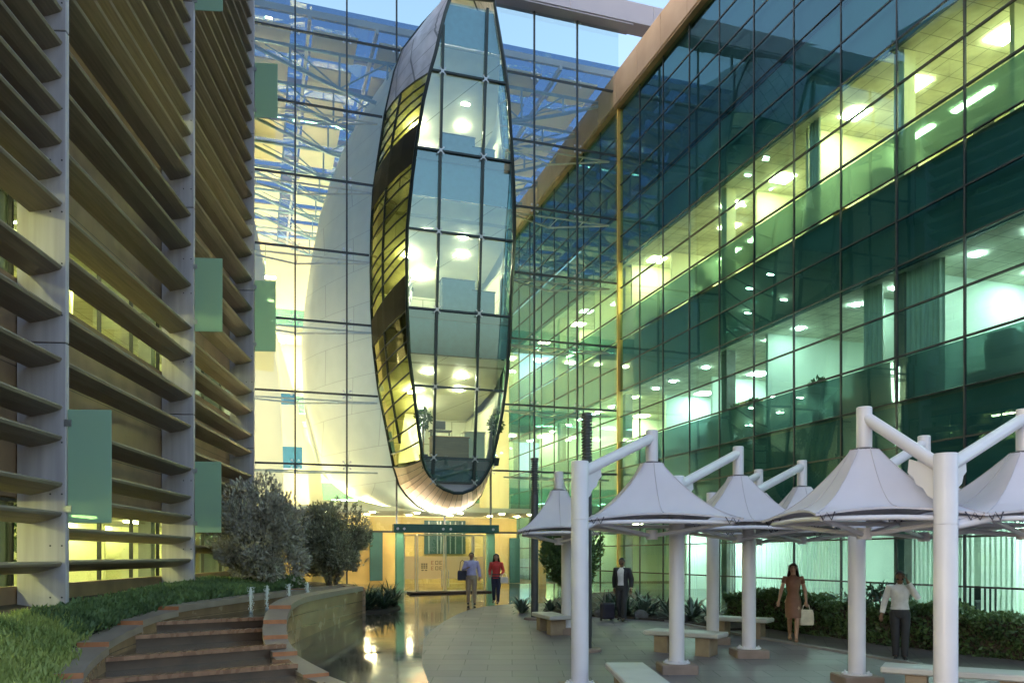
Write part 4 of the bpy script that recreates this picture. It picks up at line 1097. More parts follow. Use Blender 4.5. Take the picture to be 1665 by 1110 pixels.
# ------------------------------------------------------------------ planting
M['silver_leaf']=leafmat('silver_olive_leaf',(.50,.47,.39),(.28,.265,.21),.6,2.2,.15)
M['dark_olive_leaf']=leafmat('dark_olive_leaf',(.33,.32,.23),(.18,.18,.12),.6,2.2,.2)
M['bark']=mat('bark',(.12,.09,.06),.9,scale=6,stretch=(4,4,1),bump=.4)
M['hedge_leaf']=leafmat('hedge_leaf',(.115,.19,.065),(.05,.095,.034),.45,2.5)
M['strap_leaf']=leafmat('strap_leaf',(.06,.10,.06),(.022,.045,.028),.4,1.5)
M['agave_leaf']=leafmat('agave_leaf',(.10,.14,.11),(.05,.08,.06),.45,1.5,.1)
M['turf']=leafmat('ground_cover_leaf',(.40,.44,.13),(.20,.27,.075),.6,.7)
M['turf_dark']=leafmat('dark_shrub_leaf',(.15,.23,.085),(.075,.125,.05),.6,1.2)
M['soil']=mat('soil',(.05,.038,.028),.95,scale=5,bump=.5)
M['rock']=mat('grey_rock',(.15,.145,.15),.8,c2=(.09,.085,.085),scale=3,bump=.5)
def wallx(y): return interp([(b,a) for a,b in reversed(LP)],y)
def wallz(y): 
    pts=[]
    S=[((LP[i][1]+LP[i+1][1])/2,sum(LZt[i])/2) for i in range(8)]; S.reverse(); return interp(S,y)
def facx(y): return -9.21-.0825*(y-28.6)
def bedz(x,y):
    xf=facx(y)-.9; xw=wallx(y)-.2; t=min(max((x-xf)/(xw-xf),0),1)
    zf=-.86; zw=wallz(y)-.10
    return (zf+(zw-zf)*(t*.35+t*t*.65))+H
b=MB(); prev=None
ys=[3+.5*i for i in range(54)]
for y in ys:
    row=[]
    xf=facx(y)-.9; xw=wallx(y)-.15
    for k in range(7): x=xf+(xw-xf)*k/6; row.append((x,y,bedz(x,y)))
    if prev:
        for k in range(6): b.quad(prev[k],prev[k+1],row[k+1],row[k])
    prev=row
struct(b.build('planting_bed',M['soil'])); bpy.data.objects['planting_bed'].name='ground_bed'
def sprigs(name,n,region,hmin,hmax,m,label,blades=6,spread=.10,asp=.22):
    pts=[]
    while len(pts)<n:
        p=region()
        if p: pts.append(p)
    B=np.array(pts); C=[];D=[];L=[]
    for q in range(blades):
        hh=RNG.uniform(hmin,hmax,n); dr=np.stack([RNG.normal(0,.42,n),RNG.normal(0,.42,n),np.ones(n)],1); dr/=np.linalg.norm(dr,axis=1,keepdims=True)
        base=B+np.stack([RNG.normal(0,spread,n),RNG.normal(0,spread,n),RNG.uniform(-.02,.05,n)],1)
        C.append(base+dr*hh[:,None]*.5); D.append(dr); L.append(hh)
    P=leaf_quads(np.concatenate(C),np.concatenate(D),np.concatenate(L),asp,.4)
    o=quads_mesh(name,P,m); tag(o,label,'ground cover',kind='stuff'); return o
def lawn_region():
    y=random.uniform(5.5,15.2); y=5.5+(15.2-5.5)*random.random()**.8; xf=facx(y)-.1; xw=wallx(y)-.26; x=random.uniform(xf,xw)
    if y>13.4+1.2*math.sin(x*3): return None
    return (x,y,bedz(x,y)+.03*math.sin(x*5)*math.cos(y*4))
sprigs('ground_cover',17000,lawn_region,.07,.17,M['turf'],'bright green leafy ground cover sloping down beside the fountain wall',7)
def shrub_region():
    y=random.uniform(13.2,24.5); xf=facx(y)+.02; xw=wallx(y)-.3; x=random.uniform(xf,xw)
    if y<14.2 and random.random()<.5: return None
    bump=.22*max(0,math.sin(x*2.1+y*.9))*max(0,math.cos(y*.8-.4)) ; h=random.random()**.5*(.10+bump)
    return (x,y,bedz(x,y)+h)
sprigs('shrub_ground_cover',7500,shrub_region,.10,.20,M['turf_dark'],'dark green low shrub cover along the foot of the finned building',6,.08,.4)
def tree(label,x,y,zb,crown,rx,rz_,n,m,size,group=None,stems=4,cat='tree',name='tree',trunk_h=None):
    t=thing(name,label,cat,(x,y,zb),random.uniform(0,6),group)
    cz=crown+H-zb
    b=MB()
    for s in range(stems):
        a=2*math.pi*s/stems+random.uniform(-.4,.4); r=rx*.45
        top=Vector((math.cos(a)*r,math.sin(a)*r,cz+rz_*random.uniform(.0,.4)))
        p1=Vector((math.cos(a)*.06,math.sin(a)*.06,0)); p2=p1.lerp(top,.45)+Vector((random.uniform(-.1,.1),random.uniform(-.1,.1),.0))
        b.tube([p1,p2,top],[.06,.042,.012],7)
        for q in range(4):
            e=top+Vector((random.uniform(-1,1)*rx*.5,random.uniform(-1,1)*rx*.5,random.uniform(-.2,.6)*rz_*.6)); s0=p2.lerp(top,random.uniform(.1,.9)); b.tube([s0,e],[.02,.006],5)
    b.build('trunk',M['bark'],t)
    # crown: leafy shoots set in uneven clumps, sticking out past the outline
    K=46; cl=[]; lob=RNG.normal(size=(7,3)); lob/=np.linalg.norm(lob,axis=1,keepdims=True)
    for k in range(K):
        d=RNG.normal(size=3); d/=np.linalg.norm(d); q=RNG.uniform(.40,.80)+.24*max(0,float((lob@d).max())-.55)
        cl.append((d*np.array([rx,rx,rz_])*q, RNG.uniform(.22,.42)*rx, RNG.uniform(.75,1.25)))
    C=[];D=[];L=[]
    per=n//K
    for c,r,dens in cl:
        kk=int(per*dens); d=RNG.normal(size=(kk,3)); d/=np.linalg.norm(d,axis=1,keepdims=True)
        p=c+d*(r*RNG.uniform(.25,1,kk)**.6)[:,None]*np.array([1,1,1.15])
        C.append(p); up=np.array([0,0,.7]); D.append(d*.6+p/np.array([rx,rx,rz_])*.6+up+RNG.normal(size=(kk,3))*.45); L.append(RNG.uniform(.7,1.35,kk)*size)
    # shoots
    for k in range(90):
        d=RNG.normal(size=3); d/=np.linalg.norm(d); d[2]=abs(d[2])*1.0 if RNG.random()<.75 else d[2]
        o=d*np.array([rx,rx,rz_])*.86; ln=RNG.uniform(.18,.42); dr=d*.5+np.array([0,0,.8]); dr/=np.linalg.norm(dr); kk=16
        tt=RNG.uniform(0,1,kk); C.append(o+dr*(tt*ln)[:,None]+RNG.normal(size=(kk,3))*.02); D.append(dr+RNG.normal(size=(kk,3))*.6); L.append(RNG.uniform(.7,1.1,kk)*size)
    P=leaf_quads(np.concatenate(C)+np.array([0,0,cz]),np.concatenate(D),np.concatenate(L),.42,.3)
    quads_mesh('crown',P,m,parent=t); return t
tree('rounded silver grey olive tree behind the fountain jets',-7.35,23.6,bedz(-7.35,23.6)-.05,.60,1.50,1.50,24000,M['silver_leaf'],.115)
tree('darker rounded olive tree right of the silver one, before the glass front',-6.1,27.0,ground_z(27.0),.38,1.48,1.50,25000,M['dark_olive_leaf'],.115)
tree('dark bushy tree behind the far left canopy column',1.85,25.2,ground_z(25.2),.05,1.08,1.05,10000,M['hedge_leaf'],.12)
# bed round the second tree
def bed(name,poly,m,h=.09):
    b=MB(); b.prism(poly,lambda x,y:ground_z(y)-.1,lambda x,y:ground_z(y)+h); return struct(b.build(name,m))
bed('ground_bed',[(-6.9,26.6),(-4.4,24.0),(-3.75,24.2),(-3.5,25.2),(-3.9,26.8),(-4.6,28.9),(-7,29)],M['soil'],.05)
bed('ground_bed',[(.95,24.3),(1.2,23.6),(3.0,22.6),(4.3,21.7),(5.4,19.9),(6.4,20.2),(6.9,20.6),(5.2,26.6),(4.4,31.5),(2.2,30.),(1.2,26.8)],M['soil'],.06)
# strap leaved plants and agaves: one of each kind, then copies
def rosette(n,ln,wd,up,m,name,label,cat,lab_group):
    t=thing(name,label,cat,(0,0,0),0,lab_group); P=[]
    for k in range(n):
        a=2.4*k+random.uniform(-.3,.3); el=random.uniform(*up); l=ln*random.uniform(.7,1.1); seg=5
        pts=[]; p=Vector((math.cos(a)*.03,math.sin(a)*.03,.0)); e=el
        for s in range(seg+1):
            pts.append(p.copy()); p=p+Vector((math.cos(a)*math.cos(e),math.sin(a)*math.cos(e),math.sin(e)))*(l/seg); e-=random.uniform(.12,.3)
        sd=Vector((-math.sin(a),math.cos(a),0))
        ws=[wd*.7,wd,wd*.95,wd*.75,wd*.45,wd*.04]
        for s in range(seg):
            P.append([pts[s]-sd*ws[s]/2,pts[s]+sd*ws[s]/2,pts[s+1]+sd*ws[s+1]/2,pts[s+1]-sd*ws[s+1]/2])
    quads_mesh('leaves',np.array([[list(v) for v in q] for q in P]),m,parent=t); return t
spots=[(-4.35,24.6,1.05),(-3.95,24.7,.95),(-4.15,25.4,1.1),(-3.75,25.5,.9),(-4.6,25.3,1.1),(-4.0,26.3,1.05),(-4.5,24.15,.8)]
pr=rosette(46,.95,.055,(.5,1.45),M['strap_leaf'],'strap_plant','dark strap leaved plant in the clump between fountain end and entrance','plant','strap leaved plants by the entrance')
for i,(x,y,s) in enumerate(spots):
    o=pr if i==0 else copy_tree(pr); o.location=(x,y,ground_z(y)+.05); o.rotation_euler=(0,0,random.uniform(0,6)); o.scale=(s,s,s)
ag=rosette(30,.62,.085,(.25,1.35),M['agave_leaf'],'agave','grey green agave in the bed behind the white canopy columns','plant','agaves in the right bed')
asp=[(1.15,24.0,.95),(1.5,23.9,.8),(2.1,23.4,1.),(2.6,23.1,.8),(3.3,23.0,1.15),(3.7,22.6,1.2),(3.2,23.9,1.3),(4.0,23.2,1.25),(4.4,22.1,1.1),(4.85,21.6,1.0),(4.5,23.2,1.2),(5.2,21.0,1.1),(2.9,24.2,1.2),(3.9,24.4,1.3),(5.1,22.4,1.3)]
for i,(x,y,s) in enumerate(asp):
    o=ag if i==0 else copy_tree(ag); o.location=(x,y,ground_z(y)+.06); o.rotation_euler=(0,0,random.uniform(0,6)); o.scale=(s,s,s)
ap=[(.85,24.15,'spiky dark agave beside the plain dark light column')]
def rock(x,y,s,label):
    b=MB(); b.ball((0,0,.25),.5,12,8,sc=(1,.75,.6)); b.v=[(vx*(1+.18*math.sin(vx*9+vy*7)),vy*(1+.2*math.cos(vz*8+vx*5)),vz) for vx,vy,vz in b.v]
    o=b.build('rock',M['rock'],None,smooth=True); o.location=(x,y,ground_z(y)); o.scale=(s,s,s); o.rotation_euler=(0,0,random.uniform(0,6)); tag(o,label,'rock')
rock(2.55,22.9,.42,'low grey rock in the agave bed, left of the man in the dark suit'); rock(3.6,22.4,.5,'low grey rock in the agave bed, right of the man in the dark suit'); rock(4.55,21.5,.5,'low grey rock in the bed behind the far middle canopy column')
# long hedge along the office front
HL=[(5.7,21.6),(6.45,20.2),(7.35,18.7),(8.3,17.2),(9.9,15.2),(11.8,12.4),(13.4,9.8)]
def hedge():
    t=thing('hedge','long dark green leafy hedge running along the office glass','hedge',(HL[0][0],HL[0][1],ground_z(HL[0][1])),0); o0=Vector(t.location)
    C=[];D=[]; n=26000
    S=[(Vector((*a,0)),Vector((*c,0))) for a,c in zip(HL,HL[1:])]; ln=[(c-a).length for a,c in S]; tot=sum(ln)
    core=MB()
    for (a,c),l in zip(S,ln):
        kk=int(n*l/tot); d=(c-a)/l; nn=np.array([d.y,-d.x,0.])*-1
        u=RNG.uniform(-.02,1.02,kk); v=RNG.uniform(0,1,kk); w_=RNG.uniform(0,1,kk)
        # most leaves on the shell
        pick=RNG.random(kk); v=np.where(pick<.45,RNG.uniform(0,.14,kk),v); w_=np.where((pick>=.45)&(pick<.8),RNG.uniform(.85,1.05,kk),w_)
        base=np.array([a.x,a.y,0])+np.outer(u*l,np.array([d.x,d.y,0]))
        hx=.86+.09*np.sin(base[:,0]*3.1)+.07*np.sin(base[:,1]*7.3)
        p=base+np.outer(v*.95-.0,nn*1.)
        p[:,2]=np.array([ground_z(yy) for yy in p[:,1]])+w_*hx
        wob=.08*np.sin(p[:,0]*6+p[:,2]*9); p+=np.outer(wob,nn)
        C.append(p); D.append(RNG.normal(size=(kk,3))*.7+np.outer(np.where(v<.3,-1,.2),nn)+np.array([0,0,.6]))
        q=Vector(nn)*.14; q2=Vector(nn)*.85
        A0,A1=a+q,c+q; B0,B1=a+q2,c+q2
        core.add([(A0.x,A0.y,ground_z(a.y)),(A1.x,A1.y,ground_z(c.y)),(B1.x,B1.y,ground_z(c.y)),(B0.x,B0.y,ground_z(a.y)),(A0.x,A0.y,ground_z(a.y)+.72),(A1.x,A1.y,ground_z(c.y)+.72),(B1.x,B1.y,ground_z(c.y)+.72),(B0.x,B0.y,ground_z(a.y)+.72)],[(0,1,5,4),(2,3,7,6),(4,5,6,7),(3,0,4,7),(1,2,6,5)])
    C=np.concatenate(C)-np.array(o0); D=np.concatenate(D)
    quads_mesh('foliage',leaf_quads(C,D,RNG.uniform(.07,.13,len(C)),.5,.3),M['hedge_leaf'],parent=t)
    core.v=[(x-o0.x,y-o0.y,z-o0.z) for x,y,z in core.v]; core.build('twigs',M['soil'],t)
hedge()
# a sparse frangipani over the hedge
t=thing('small_tree','sparse small tree with bare forked branches rising above the hedge','tree',(8.35,18.4,ground_z(18.4)),0)
b=MB(); tips=[]
def fork(p,d,l,r,k):
    e=p+d*l; b.tube([p,e],[r,r*.75],6)
    if k==0: tips.append(e); return
    for s in range(2 if k<3 else 3):
        a=random.uniform(0,6.28); nd=(d+Vector((math.cos(a)*.9,math.sin(a)*.9,random.uniform(-.1,.3)))).normalized(); fork(e,nd,l*.72,r*.7,k-1)
fork(Vector((0,0,0)),Vector((0,0,1)),.5,.05,3); b.build('trunk',M['bark'],t)
C=np.concatenate([np.array(e)+RNG.normal(size=(14,3))*.1 for e in tips]); quads_mesh('crown',leaf_quads(C,RNG.normal(size=C.shape)+np.array([0,0,.4]),RNG.uniform(.14,.24,len(C)),.35,.3),M['strap_leaf'],parent=t)

# ------------------------------------------------------------------ things seen through the office glass
def cabinet(px,py,x,w_,d_,h_,z,label,m=None):
    p=on_side(px,py,x); q=wor((x,p.y,0)); t=thing('cabinet',label,'cabinet',(q.x,q.y,z),TH)
    b=MB(); b.box(-d_/2,d_/2,-w_/2,w_/2,.06,h_,bev=.01); b.build('body',m or M['wood'],t)
    for s in (0,1):
        b=MB(); b.box(-d_/2-.02,-d_/2-.003,-w_/2+.01+s*w_/2,-.01+s*w_/2,.09,h_-.03); c=b.build('door',m or M['wood'],t)
        b=MB(); yy=-.06 if s==0 else .06; b.box(-d_/2-.04,-d_/2-.021,yy-.01,yy+.01,h_*.45,h_*.6); b.build('handle',M['alu'],c)
FA,FB_=ZB[1]+.103,ZB[2]+.103
cabinet(1545,540,3.2,1.1,.5,2.0,FA,'tall wooden cabinet behind the far right window of the first floor')
cabinet(1215,640,2.6,1.3,.5,1.9,FA,'wooden cabinet behind the first floor glass above the middle canopies')
cabinet(1424,262,3.0,.9,.5,2.2,FB_,'dark grey cabinet in a second floor office right of the floor middle',M['slab'])
cabinet(1320,312,2.6,1.4,.5,2.1,FB_,'light cabinet in a second floor office beside the pod reflection',M['off_wall'])
def picture(px,py,x,w_,h_,label):
    p=on_side(px,py,x); q=wor((x,p.y,0)); o=thing('wall_board',label,'board',(q.x,q.y,p.z-h_/2),TH)
    b=MB(); b.box(-.02,0,-w_/2,w_/2,0,h_); b.build('panel',mat('dark_board',(.10,.10,.085),.5),o)
    b=MB()
    for a,c,e,f in ((-w_/2-.03,w_/2+.03,-.03,-.001),(-w_/2-.03,w_/2+.03,h_+.001,h_+.03),(-w_/2-.03,-w_/2-.001,0,h_),(w_/2+.001,w_/2+.03,0,h_)): b.box(-.03,0,a,c,e,f)
    b.build('frame',M['alu'],o)
picture(1542,140,6.46,1.5,1.6,'dark board on the back wall of the top right lit office'); picture(1430,215,6.46,1.4,1.5,'dark board on the back wall, second lit office from the top right')
def sill_plant(px,py,z,label,m=None):
    p=on_side(px,py,.75); q=wor((.75,p.y,0)); return tub_plant((q.x,q.y,z),1.35,label,rad=.28)
sill_plant(1030,470,FB_,'leafy pot plant in the second floor window next to the gold post')
sill_plant(1135,455,FB_,'leafy pot plant behind the second floor glass above the small canopies')
sill_plant(1195,600,FA,'leafy pot plant behind first floor glass left of the wooden cabinet')
t=sill_plant(1330,605,FA,'leafy pot plant with orange pot in the first floor window above the hanger post')
sill_plant(1225,595,FA,'small pot plant beside the first floor wooden cabinet')
def printer(px,py,x,z,label):
    p=on_side(px,py,x); q=wor((x,p.y,0)); t=thing('printer',label,'printer',(q.x,q.y,z),TH)
    b=MB(); b.box(-.25,.25,-.35,.35,0,.62,bev=.02); b.build('stand',M['slab'],t)
    b=MB(); b.box(-.28,.28,-.4,.4,.621,.98,bev=.04); b.build('body',M['alu'],t)
    b=MB(); b.box(-.3,-.1,-.3,.3,.985,1.06,bev=.01); b.build('tray',M['dark'],t)
printer(1415,632,.75,FA,'grey office printer behind the frosted first floor strip, left one'); printer(1640,572,.8,FA,'grey office printer behind the frosted first floor strip at the right edge')
def curtain(px,py,z,h_,wd,label):
    p=on_side(px,py,.5); q=wor((.5,p.y,0)); o=MB(); n=40
    for i in range(n):
        a=-wd/2+wd*i/n; c=-wd/2+wd*(i+1)/n; f=lambda v:.05*math.sin(v*38)
        o.quad((f(a),a,0),(f(c),c,0),(f(c),c,h_),(f(a),a,h_))
    t=o.build('curtain',M['curtain'],None,smooth=True); t.location=(q.x,q.y,z); t.rotation_euler=(0,0,TH); tag(t,label,'curtain')
curtain(1500,500,FA,3.2,1.3,'pale folded curtain in the first floor window left of the tall wooden cabinet')
curtain(1420,520,FA,3.2,.7,'narrow pale curtain in the first floor window above the twin canopy')
curtain(1325,330,FB_,3.2,.5,'narrow pale curtain in a second floor window')
# desks with screens behind the lit strips
dk=None
for fl,px,py,x in ((FB_,1075,420,1.6),(FB_,1110,400,3.),(FB_,1150,380,1.7),(FB_,1250,320,2.8),(FB_,1360,270,1.8),(FB_,1480,210,2.2),(FB_,1600,150,2.),(FA,1060,640,1.8),(FA,1110,620,2.6),(FA,1160,600,1.6),(FA,1270,580,2.4),(FA,1400,545,2.),(FA,1620,490,2.6)):
    p=on_side(px,py,x); q=wor((x,p.y,0))
    if dk is None:
        dk=thing('office_desk','office desk with a dark screen behind the lit office glass','desk',(0,0,0),TH,'desks behind the office glass'); o=dk
        b=MB(); b.box(-.4,.4,-.8,.8,.72,.76,bev=.01); b.build('desk_top',M['wood'],o)
        for sy in (-1,1):
            b=MB(); b.box(-.36,.36,sy*.74-.02,sy*.74+.02,0,.718); b.build('leg',M['slab'],o)
        b=MB(); b.box(-.03,.0,-.3,.3,.9,1.28,bev=.01); sc_=b.build('screen',M['dark'],o)
        b=MB(); b.box(.001,.03,-.03,.03,.762,1.05); b.box(-.1,.12,-.12,.12,.762,.775); b.build('stand',M['dark'],sc_)
        b=MB(); b.box(-.05,-.02,-.8,.8,.0,.70); b.build('modesty_panel',M['slab'],o)
    else: o=copy_tree(dk)
    o.location=(q.x,q.y,fl); o.rotation_euler=(0,0,TH+(math.pi if px%20 else 0))
# big house plant in the left ground floor window
p=LM@Vector((-1.6,-13.4,0)); tub_plant((p.x,p.y,-1.02+H+.003),1.8,'palm like pot plant in the lit ground floor window on the left',rad=.55)
# sofa and low table behind the ground floor glass
p=on_side(1575,985,1.4); q=wor((1.4,p.y,0)); t=thing('armchair','black armchair behind the ground floor glass at right','armchair',(q.x,q.y,ZB[0]+.103),TH)
for nm,bx in (('seat',(-.4,.4,-.4,.4,.12,.45)),('backrest',(.3,.5,-.4,.4,.46,.95)),('armrest',(-.4,.29,-.55,-.41,.1,.65)),('armrest',(-.4,.29,.41,.55,.1,.65))):
    b=MB(); b.box(*bx,bev=.05); b.build(nm,M['dark'],t)

# ------------------------------------------------------------------ people
def skin_mesh(name,V,E,Rr,root=0,sub=1):
    me=bpy.data.meshes.new(name); me.from_pydata([tuple(v) for v in V],E,[]); o=bpy.data.objects.new(name,me); COL.objects.link(o)
    mo=o.modifiers.new('s','SKIN'); mo.use_smooth_shade=True; mo.branch_smoothing=.4
    for i,r in enumerate(Rr):
        r=r if isinstance(r,tuple) else (r,r); f=1.0 if max(r)<.02*1.1 else 1.14
        sv=me.skin_vertices[0].data[i]; sv.radius=(r[0]*f,r[1]*f); sv.use_root=(i==root)
    ss=o.modifiers.new('u','SUBSURF'); ss.levels=sub; ss.render_levels=sub
    dg=bpy.context.evaluated_depsgraph_get(); m2=bpy.data.meshes.new_from_object(o.evaluated_get(dg)); bpy.data.objects.remove(o); bpy.data.meshes.remove(me); m2.name=name
    m2.polygons.foreach_set('use_smooth',[True]*len(m2.polygons)); return m2
def person(label,x,y,yaw,ht,J,skin,top,legs,shoe,hair,hairlen='short',female=False,dress=False,jacket=None,extra=None,beard=False):
    """J: joint overrides (x right, y forward, z up, metres for a 1.72 m body)"""
    k=ht/1.72; g=ground_z(y)+.008
    B=dict(pel=(0,0,.95),wa=(0,.01,1.10),ch=(0,.02,1.30),nk=(0,.0,1.46),nk2=(0,.015,1.51),hd=(0,.03,1.57),hc=(0,.025,1.64),ht=(0,.015,1.705),
      shl=(-.17,.0,1.41),ell=(-.23,-.02,1.13),wrl=(-.24,.06,.90),shr=(.17,.0,1.41),elr=(.23,-.02,1.13),wrr=(.24,.06,.90),
      hil=(-.09,0,.91),knl=(-.10,.03,.50),anl=(-.10,-.02,.09),tol=(-.11,.15,.035),hir=(.09,0,.91),knr=(.10,.03,.50),anr=(.10,-.02,.09),tor=(.11,.15,.035))
    B.update(J)
    B={a:Vector(v)*k for a,v in B.items()}
    t=thing('person',label,'person',(x,y,g),yaw)
    s=.92 if female else 1.0
    V=[];E=[];RR=[]; idx={}
    hid={'pel':.78,'wa':.78,'ch':.78,'nk':.8}
    for q in 'lr':
        hid['sh'+q]=.7
        if not dress: hid.update({'el'+q:.7,'hi'+q:.75,'kn'+q:.75,'cf'+q:.75})
        else: hid['hi'+q]=.85
        hid['to'+q]=.7
    def add(n,p,r,par=None):
        f=hid.get(n,1.); r=tuple(a*f for a in r) if isinstance(r,tuple) else r*f
        idx[n]=len(V); V.append(p); RR.append(tuple(q*k for q in r) if isinstance(r,tuple) else r*k)
        if par is not None: E.append((idx[par],idx[n]))
    add('pel',B['pel'],(.125*s,.09)); add('wa',B['wa'],(.112*s,.082),'pel'); add('ch',B['ch'],(.145*s,.098),'wa'); add('nk',B['nk'],(.065*s,.058),'ch')
    add('nk2',B['nk2'],.05*s,'nk'); add('hd',B['hd'],(.06,.075),'nk2'); add('hc',B['hc'],(.076,.094),'hd'); add('ht',B['ht'],(.058,.07),'hc')
    add('nose',B['hc']+Vector((0,.097,-.03))*k,.014,'hc')
    for sd,sg in (('l',-1),('r',1)):
        add('ear'+sd,B['hc']+Vector((sg*.076,-.005,-.015))*k,.014,'hc')
        add('sh'+sd,B['sh'+sd],.062*s,'ch'); add('el'+sd,B['el'+sd],.044*s,'sh'+sd); add('wr'+sd,B['wr'+sd],.028*s,'el'+sd)
        d=(B['wr'+sd]-B['el'+sd]).normalized(); side=d.cross(Vector((0,0,1))); 
        if side.length<.3: side=d.cross(Vector((0,1,0)))
        side.normalize()
        pm=B['wr'+sd]+d*.055*k; add('pm'+sd,pm,(.036,.02),'wr'+sd)
        cur=(d+Vector((0,.35,0))).normalized()
        for f in range(4):
            o=side*(f-1.5)*.019*k; l=(.036,.043,.04,.03)[f]*k
            add('f%s%d'%(sd,f),pm+d*.035*k+o,.0095,'pm'+sd); add('g%s%d'%(sd,f),pm+d*.035*k+o+d*l,.0085,'f%s%d'%(sd,f)); add('h%s%d'%(sd,f),pm+d*.035*k+o+d*l+cur*l*.8,.007,'g%s%d'%(sd,f))
        add('t0'+sd,pm-d*.005*k+side*.036*k,.0105,'pm'+sd); add('t1'+sd,pm+d*.03*k+side*.052*k,.008,'t0'+sd)
        add('hi'+sd,B['hi'+sd],.085*s,'pel'); add('kn'+sd,B['kn'+sd],.055*s,'hi'+sd); 
        cf=B['kn'+sd].lerp(B['an'+sd],.35); add('cf'+sd,cf+Vector((0,-.012,0))*k,.054*s,'kn'+sd)
        add('an'+sd,B['an'+sd],.035*s,'cf'+sd); add('to'+sd,B['to'+sd],(.036,.028),'an'+sd)
    body=link('body',skin_mesh('body',V,E,RR,0,1),t); body.data.materials.append(skin)
    def cloth(name,chain,m,sub=1):
        """chain: list of (name, point, radius, parent)"""
        v=[];e=[];r=[];ix={}
        for n,p,q,par in chain:
            ix[n]=len(v); v.append(p); r.append(tuple(a*k for a in q) if isinstance(q,tuple) else q*k)
            if par is not None: e.append((ix[par],ix[n]))
        o=link(name,skin_mesh(name,v,e,r,0,sub),t); o.data.materials.append(m); return o
    P=lambda a,b,f:B[a].lerp(B[b],f)
    e_=.014
    sleeves=not dress
    def rings_(m,spec,arc=None,seg=18,closed=True):
        R_=[]
        for (cx,cy,z,rx,ry) in spec:
            if arc: R_.append([(cx+rx*k*math.cos(arc[0]+(arc[1]-arc[0])*q/seg),cy+ry*k*math.sin(arc[0]+(arc[1]-arc[0])*q/seg),z) for q in range(seg+1)])
            else: R_.append([(cx+rx*k*math.cos(2*math.pi*q/seg),cy+ry*k*math.sin(2*math.pi*q/seg),z) for q in range(seg)])
        m.loft(R_,0,False,closed=closed and not arc)
    def at(n,dz,rx,ry,dy=0.): v=B[n]; return (v.x,v.y+dy*k,v.z+dz*k,rx*s,ry*s)
    def torso(m,hem,g_=0.,arc=None,waist=1.):
        sp=hem+[at('wa',0,.150*waist+g_,.112+g_),at('wa',.1,.158+g_,.117+g_),at('ch',0,.176+g_,.124+g_),at('ch',.06,.182+g_,.118+g_),at('nk',-.055,.168+g_,.098+g_),at('nk',-.02,.115+g_,.08+g_),at('nk',.01,.068+g_,.066+g_)]
        if not arc: sp+=[at('nk',.035,.061,.060)]
        rings_(m,sp,arc)
    def sleeve(m,sd,rs,end,full=True):
        sh=B['sh'+sd]; inn=sh.lerp(B['ch'],.25)+Vector((0,0,.01))*k; pts=[inn,sh+Vector((0,0,.0))*k]; 
        if full: pts+=[P('sh'+sd,'el'+sd,.5),B['el'+sd],P('el'+sd,'wr'+sd,.5),P('el'+sd,'wr'+sd,end)]
        else: pts+=[P('sh'+sd,'el'+sd,.25),P('sh'+sd,'el'+sd,end)]
        m.tube(pts,[r*k*s for r in rs],12)
    m=MB()
    if dress:
        kn=(B['knl']+B['knr'])/2; hi=(B['hil']+B['hir'])/2
        torso(m,[(kn.x,kn.y-.02*k,kn.z+.05*k,.165,.225),(kn.x,kn.y-.02*k,kn.z+.12*k,.168,.21),(hi.x,hi.y+.01*k,hi.z-.15*k,.175,.15),(hi.x,hi.y,hi.z,.172,.132),at('pel',.06,.155,.118)],waist=.86)
        for sd in 'lr': sleeve(m,sd,[.07,.074,.062,.058],.4,False)
        m.build('dress',top,t,smooth=True)
    else:
        torso(m,[at('pel',-.06 if female else .035,.172,.130),at('pel',.02 if female else .075,.166,.126)],waist=.92 if female else 1.)
        for sd in 'lr': sleeve(m,sd,[.075,.079,.066,.060,.054,.047],.96)
        m.build('shirt',top,t,smooth=True)
        if jacket is not None:
            m=MB(); torso(m,[at('pel',-.14,.195,.14),at('pel',.0,.188,.138)],.014,arc=(math.pi*.66,math.pi*2.34))
            for sd in 'lr': sleeve(m,sd,[.085,.092,.08,.073,.064,.056],.93)
            m.build('jacket',jacket,t,smooth=True)
        m=MB(); rings_(m,[at('pel',-.13,.135,.105),at('pel',-.09,.165,.125),at('pel',-.02,.170,.130),at('pel',.05,.158,.121),at('pel',.085,.153,.118)])
        for sd in 'lr':
            h=B['hi'+sd]; m.tube([h+Vector((0,0,.03))*k,P('hi'+sd,'kn'+sd,.3),B['kn'+sd],P('kn'+sd,'an'+sd,.45),P('kn'+sd,'an'+sd,1.02)],[r*k*s for r in (.098,.098,.076,.070,.058)],14)
        m.build('trousers',legs,t,smooth=True)
        m=MB(); rings_(m,[at('pel',.05,.166,.127),at('pel',.09,.164,.125)]); m.build('belt',M['dark'],t)
    for sd in 'lr':
        a=B['an'+sd]; to=B['to'+sd]; cloth('shoe',[('h',Vector((a.x,a.y-.03*k,to.z+.012*k)),(.038,.04),None),('m',a.lerp(to,.55)+Vector((0,0,-.0)),(.042,.036),'h'),('t',to+Vector((0,.03,0))*k,(.036,.028),'m')],shoe)
    hc=B['hc']
    # hair: a cap over the skull, open at the face
    hb_=MB(); seg=18; rg=9; rings=[]
    for i in range(rg+1):
        th=math.pi*i/rg*.62 if hairlen=='short' else math.pi*i/rg*.66
        ring=[]
        for q in range(seg):
            a=2*math.pi*q/seg; fr=max(0,math.sin(a)); cut=th*(1-.56*fr**1.5)
            rx,ry,rz2=(.092,.112,.108) if hairlen=='short' else (.100,.118,.114)
            w2=1+.04*math.sin(7*a+3*i)
            ring.append(tuple(hc+Vector((rx*math.sin(cut)*math.cos(a)*w2,-.006+ry*math.sin(cut)*math.sin(a)*w2,-.012+rz2*math.cos(cut)*(1+.02*math.sin(5*a))))*k))
        rings.append(ring)
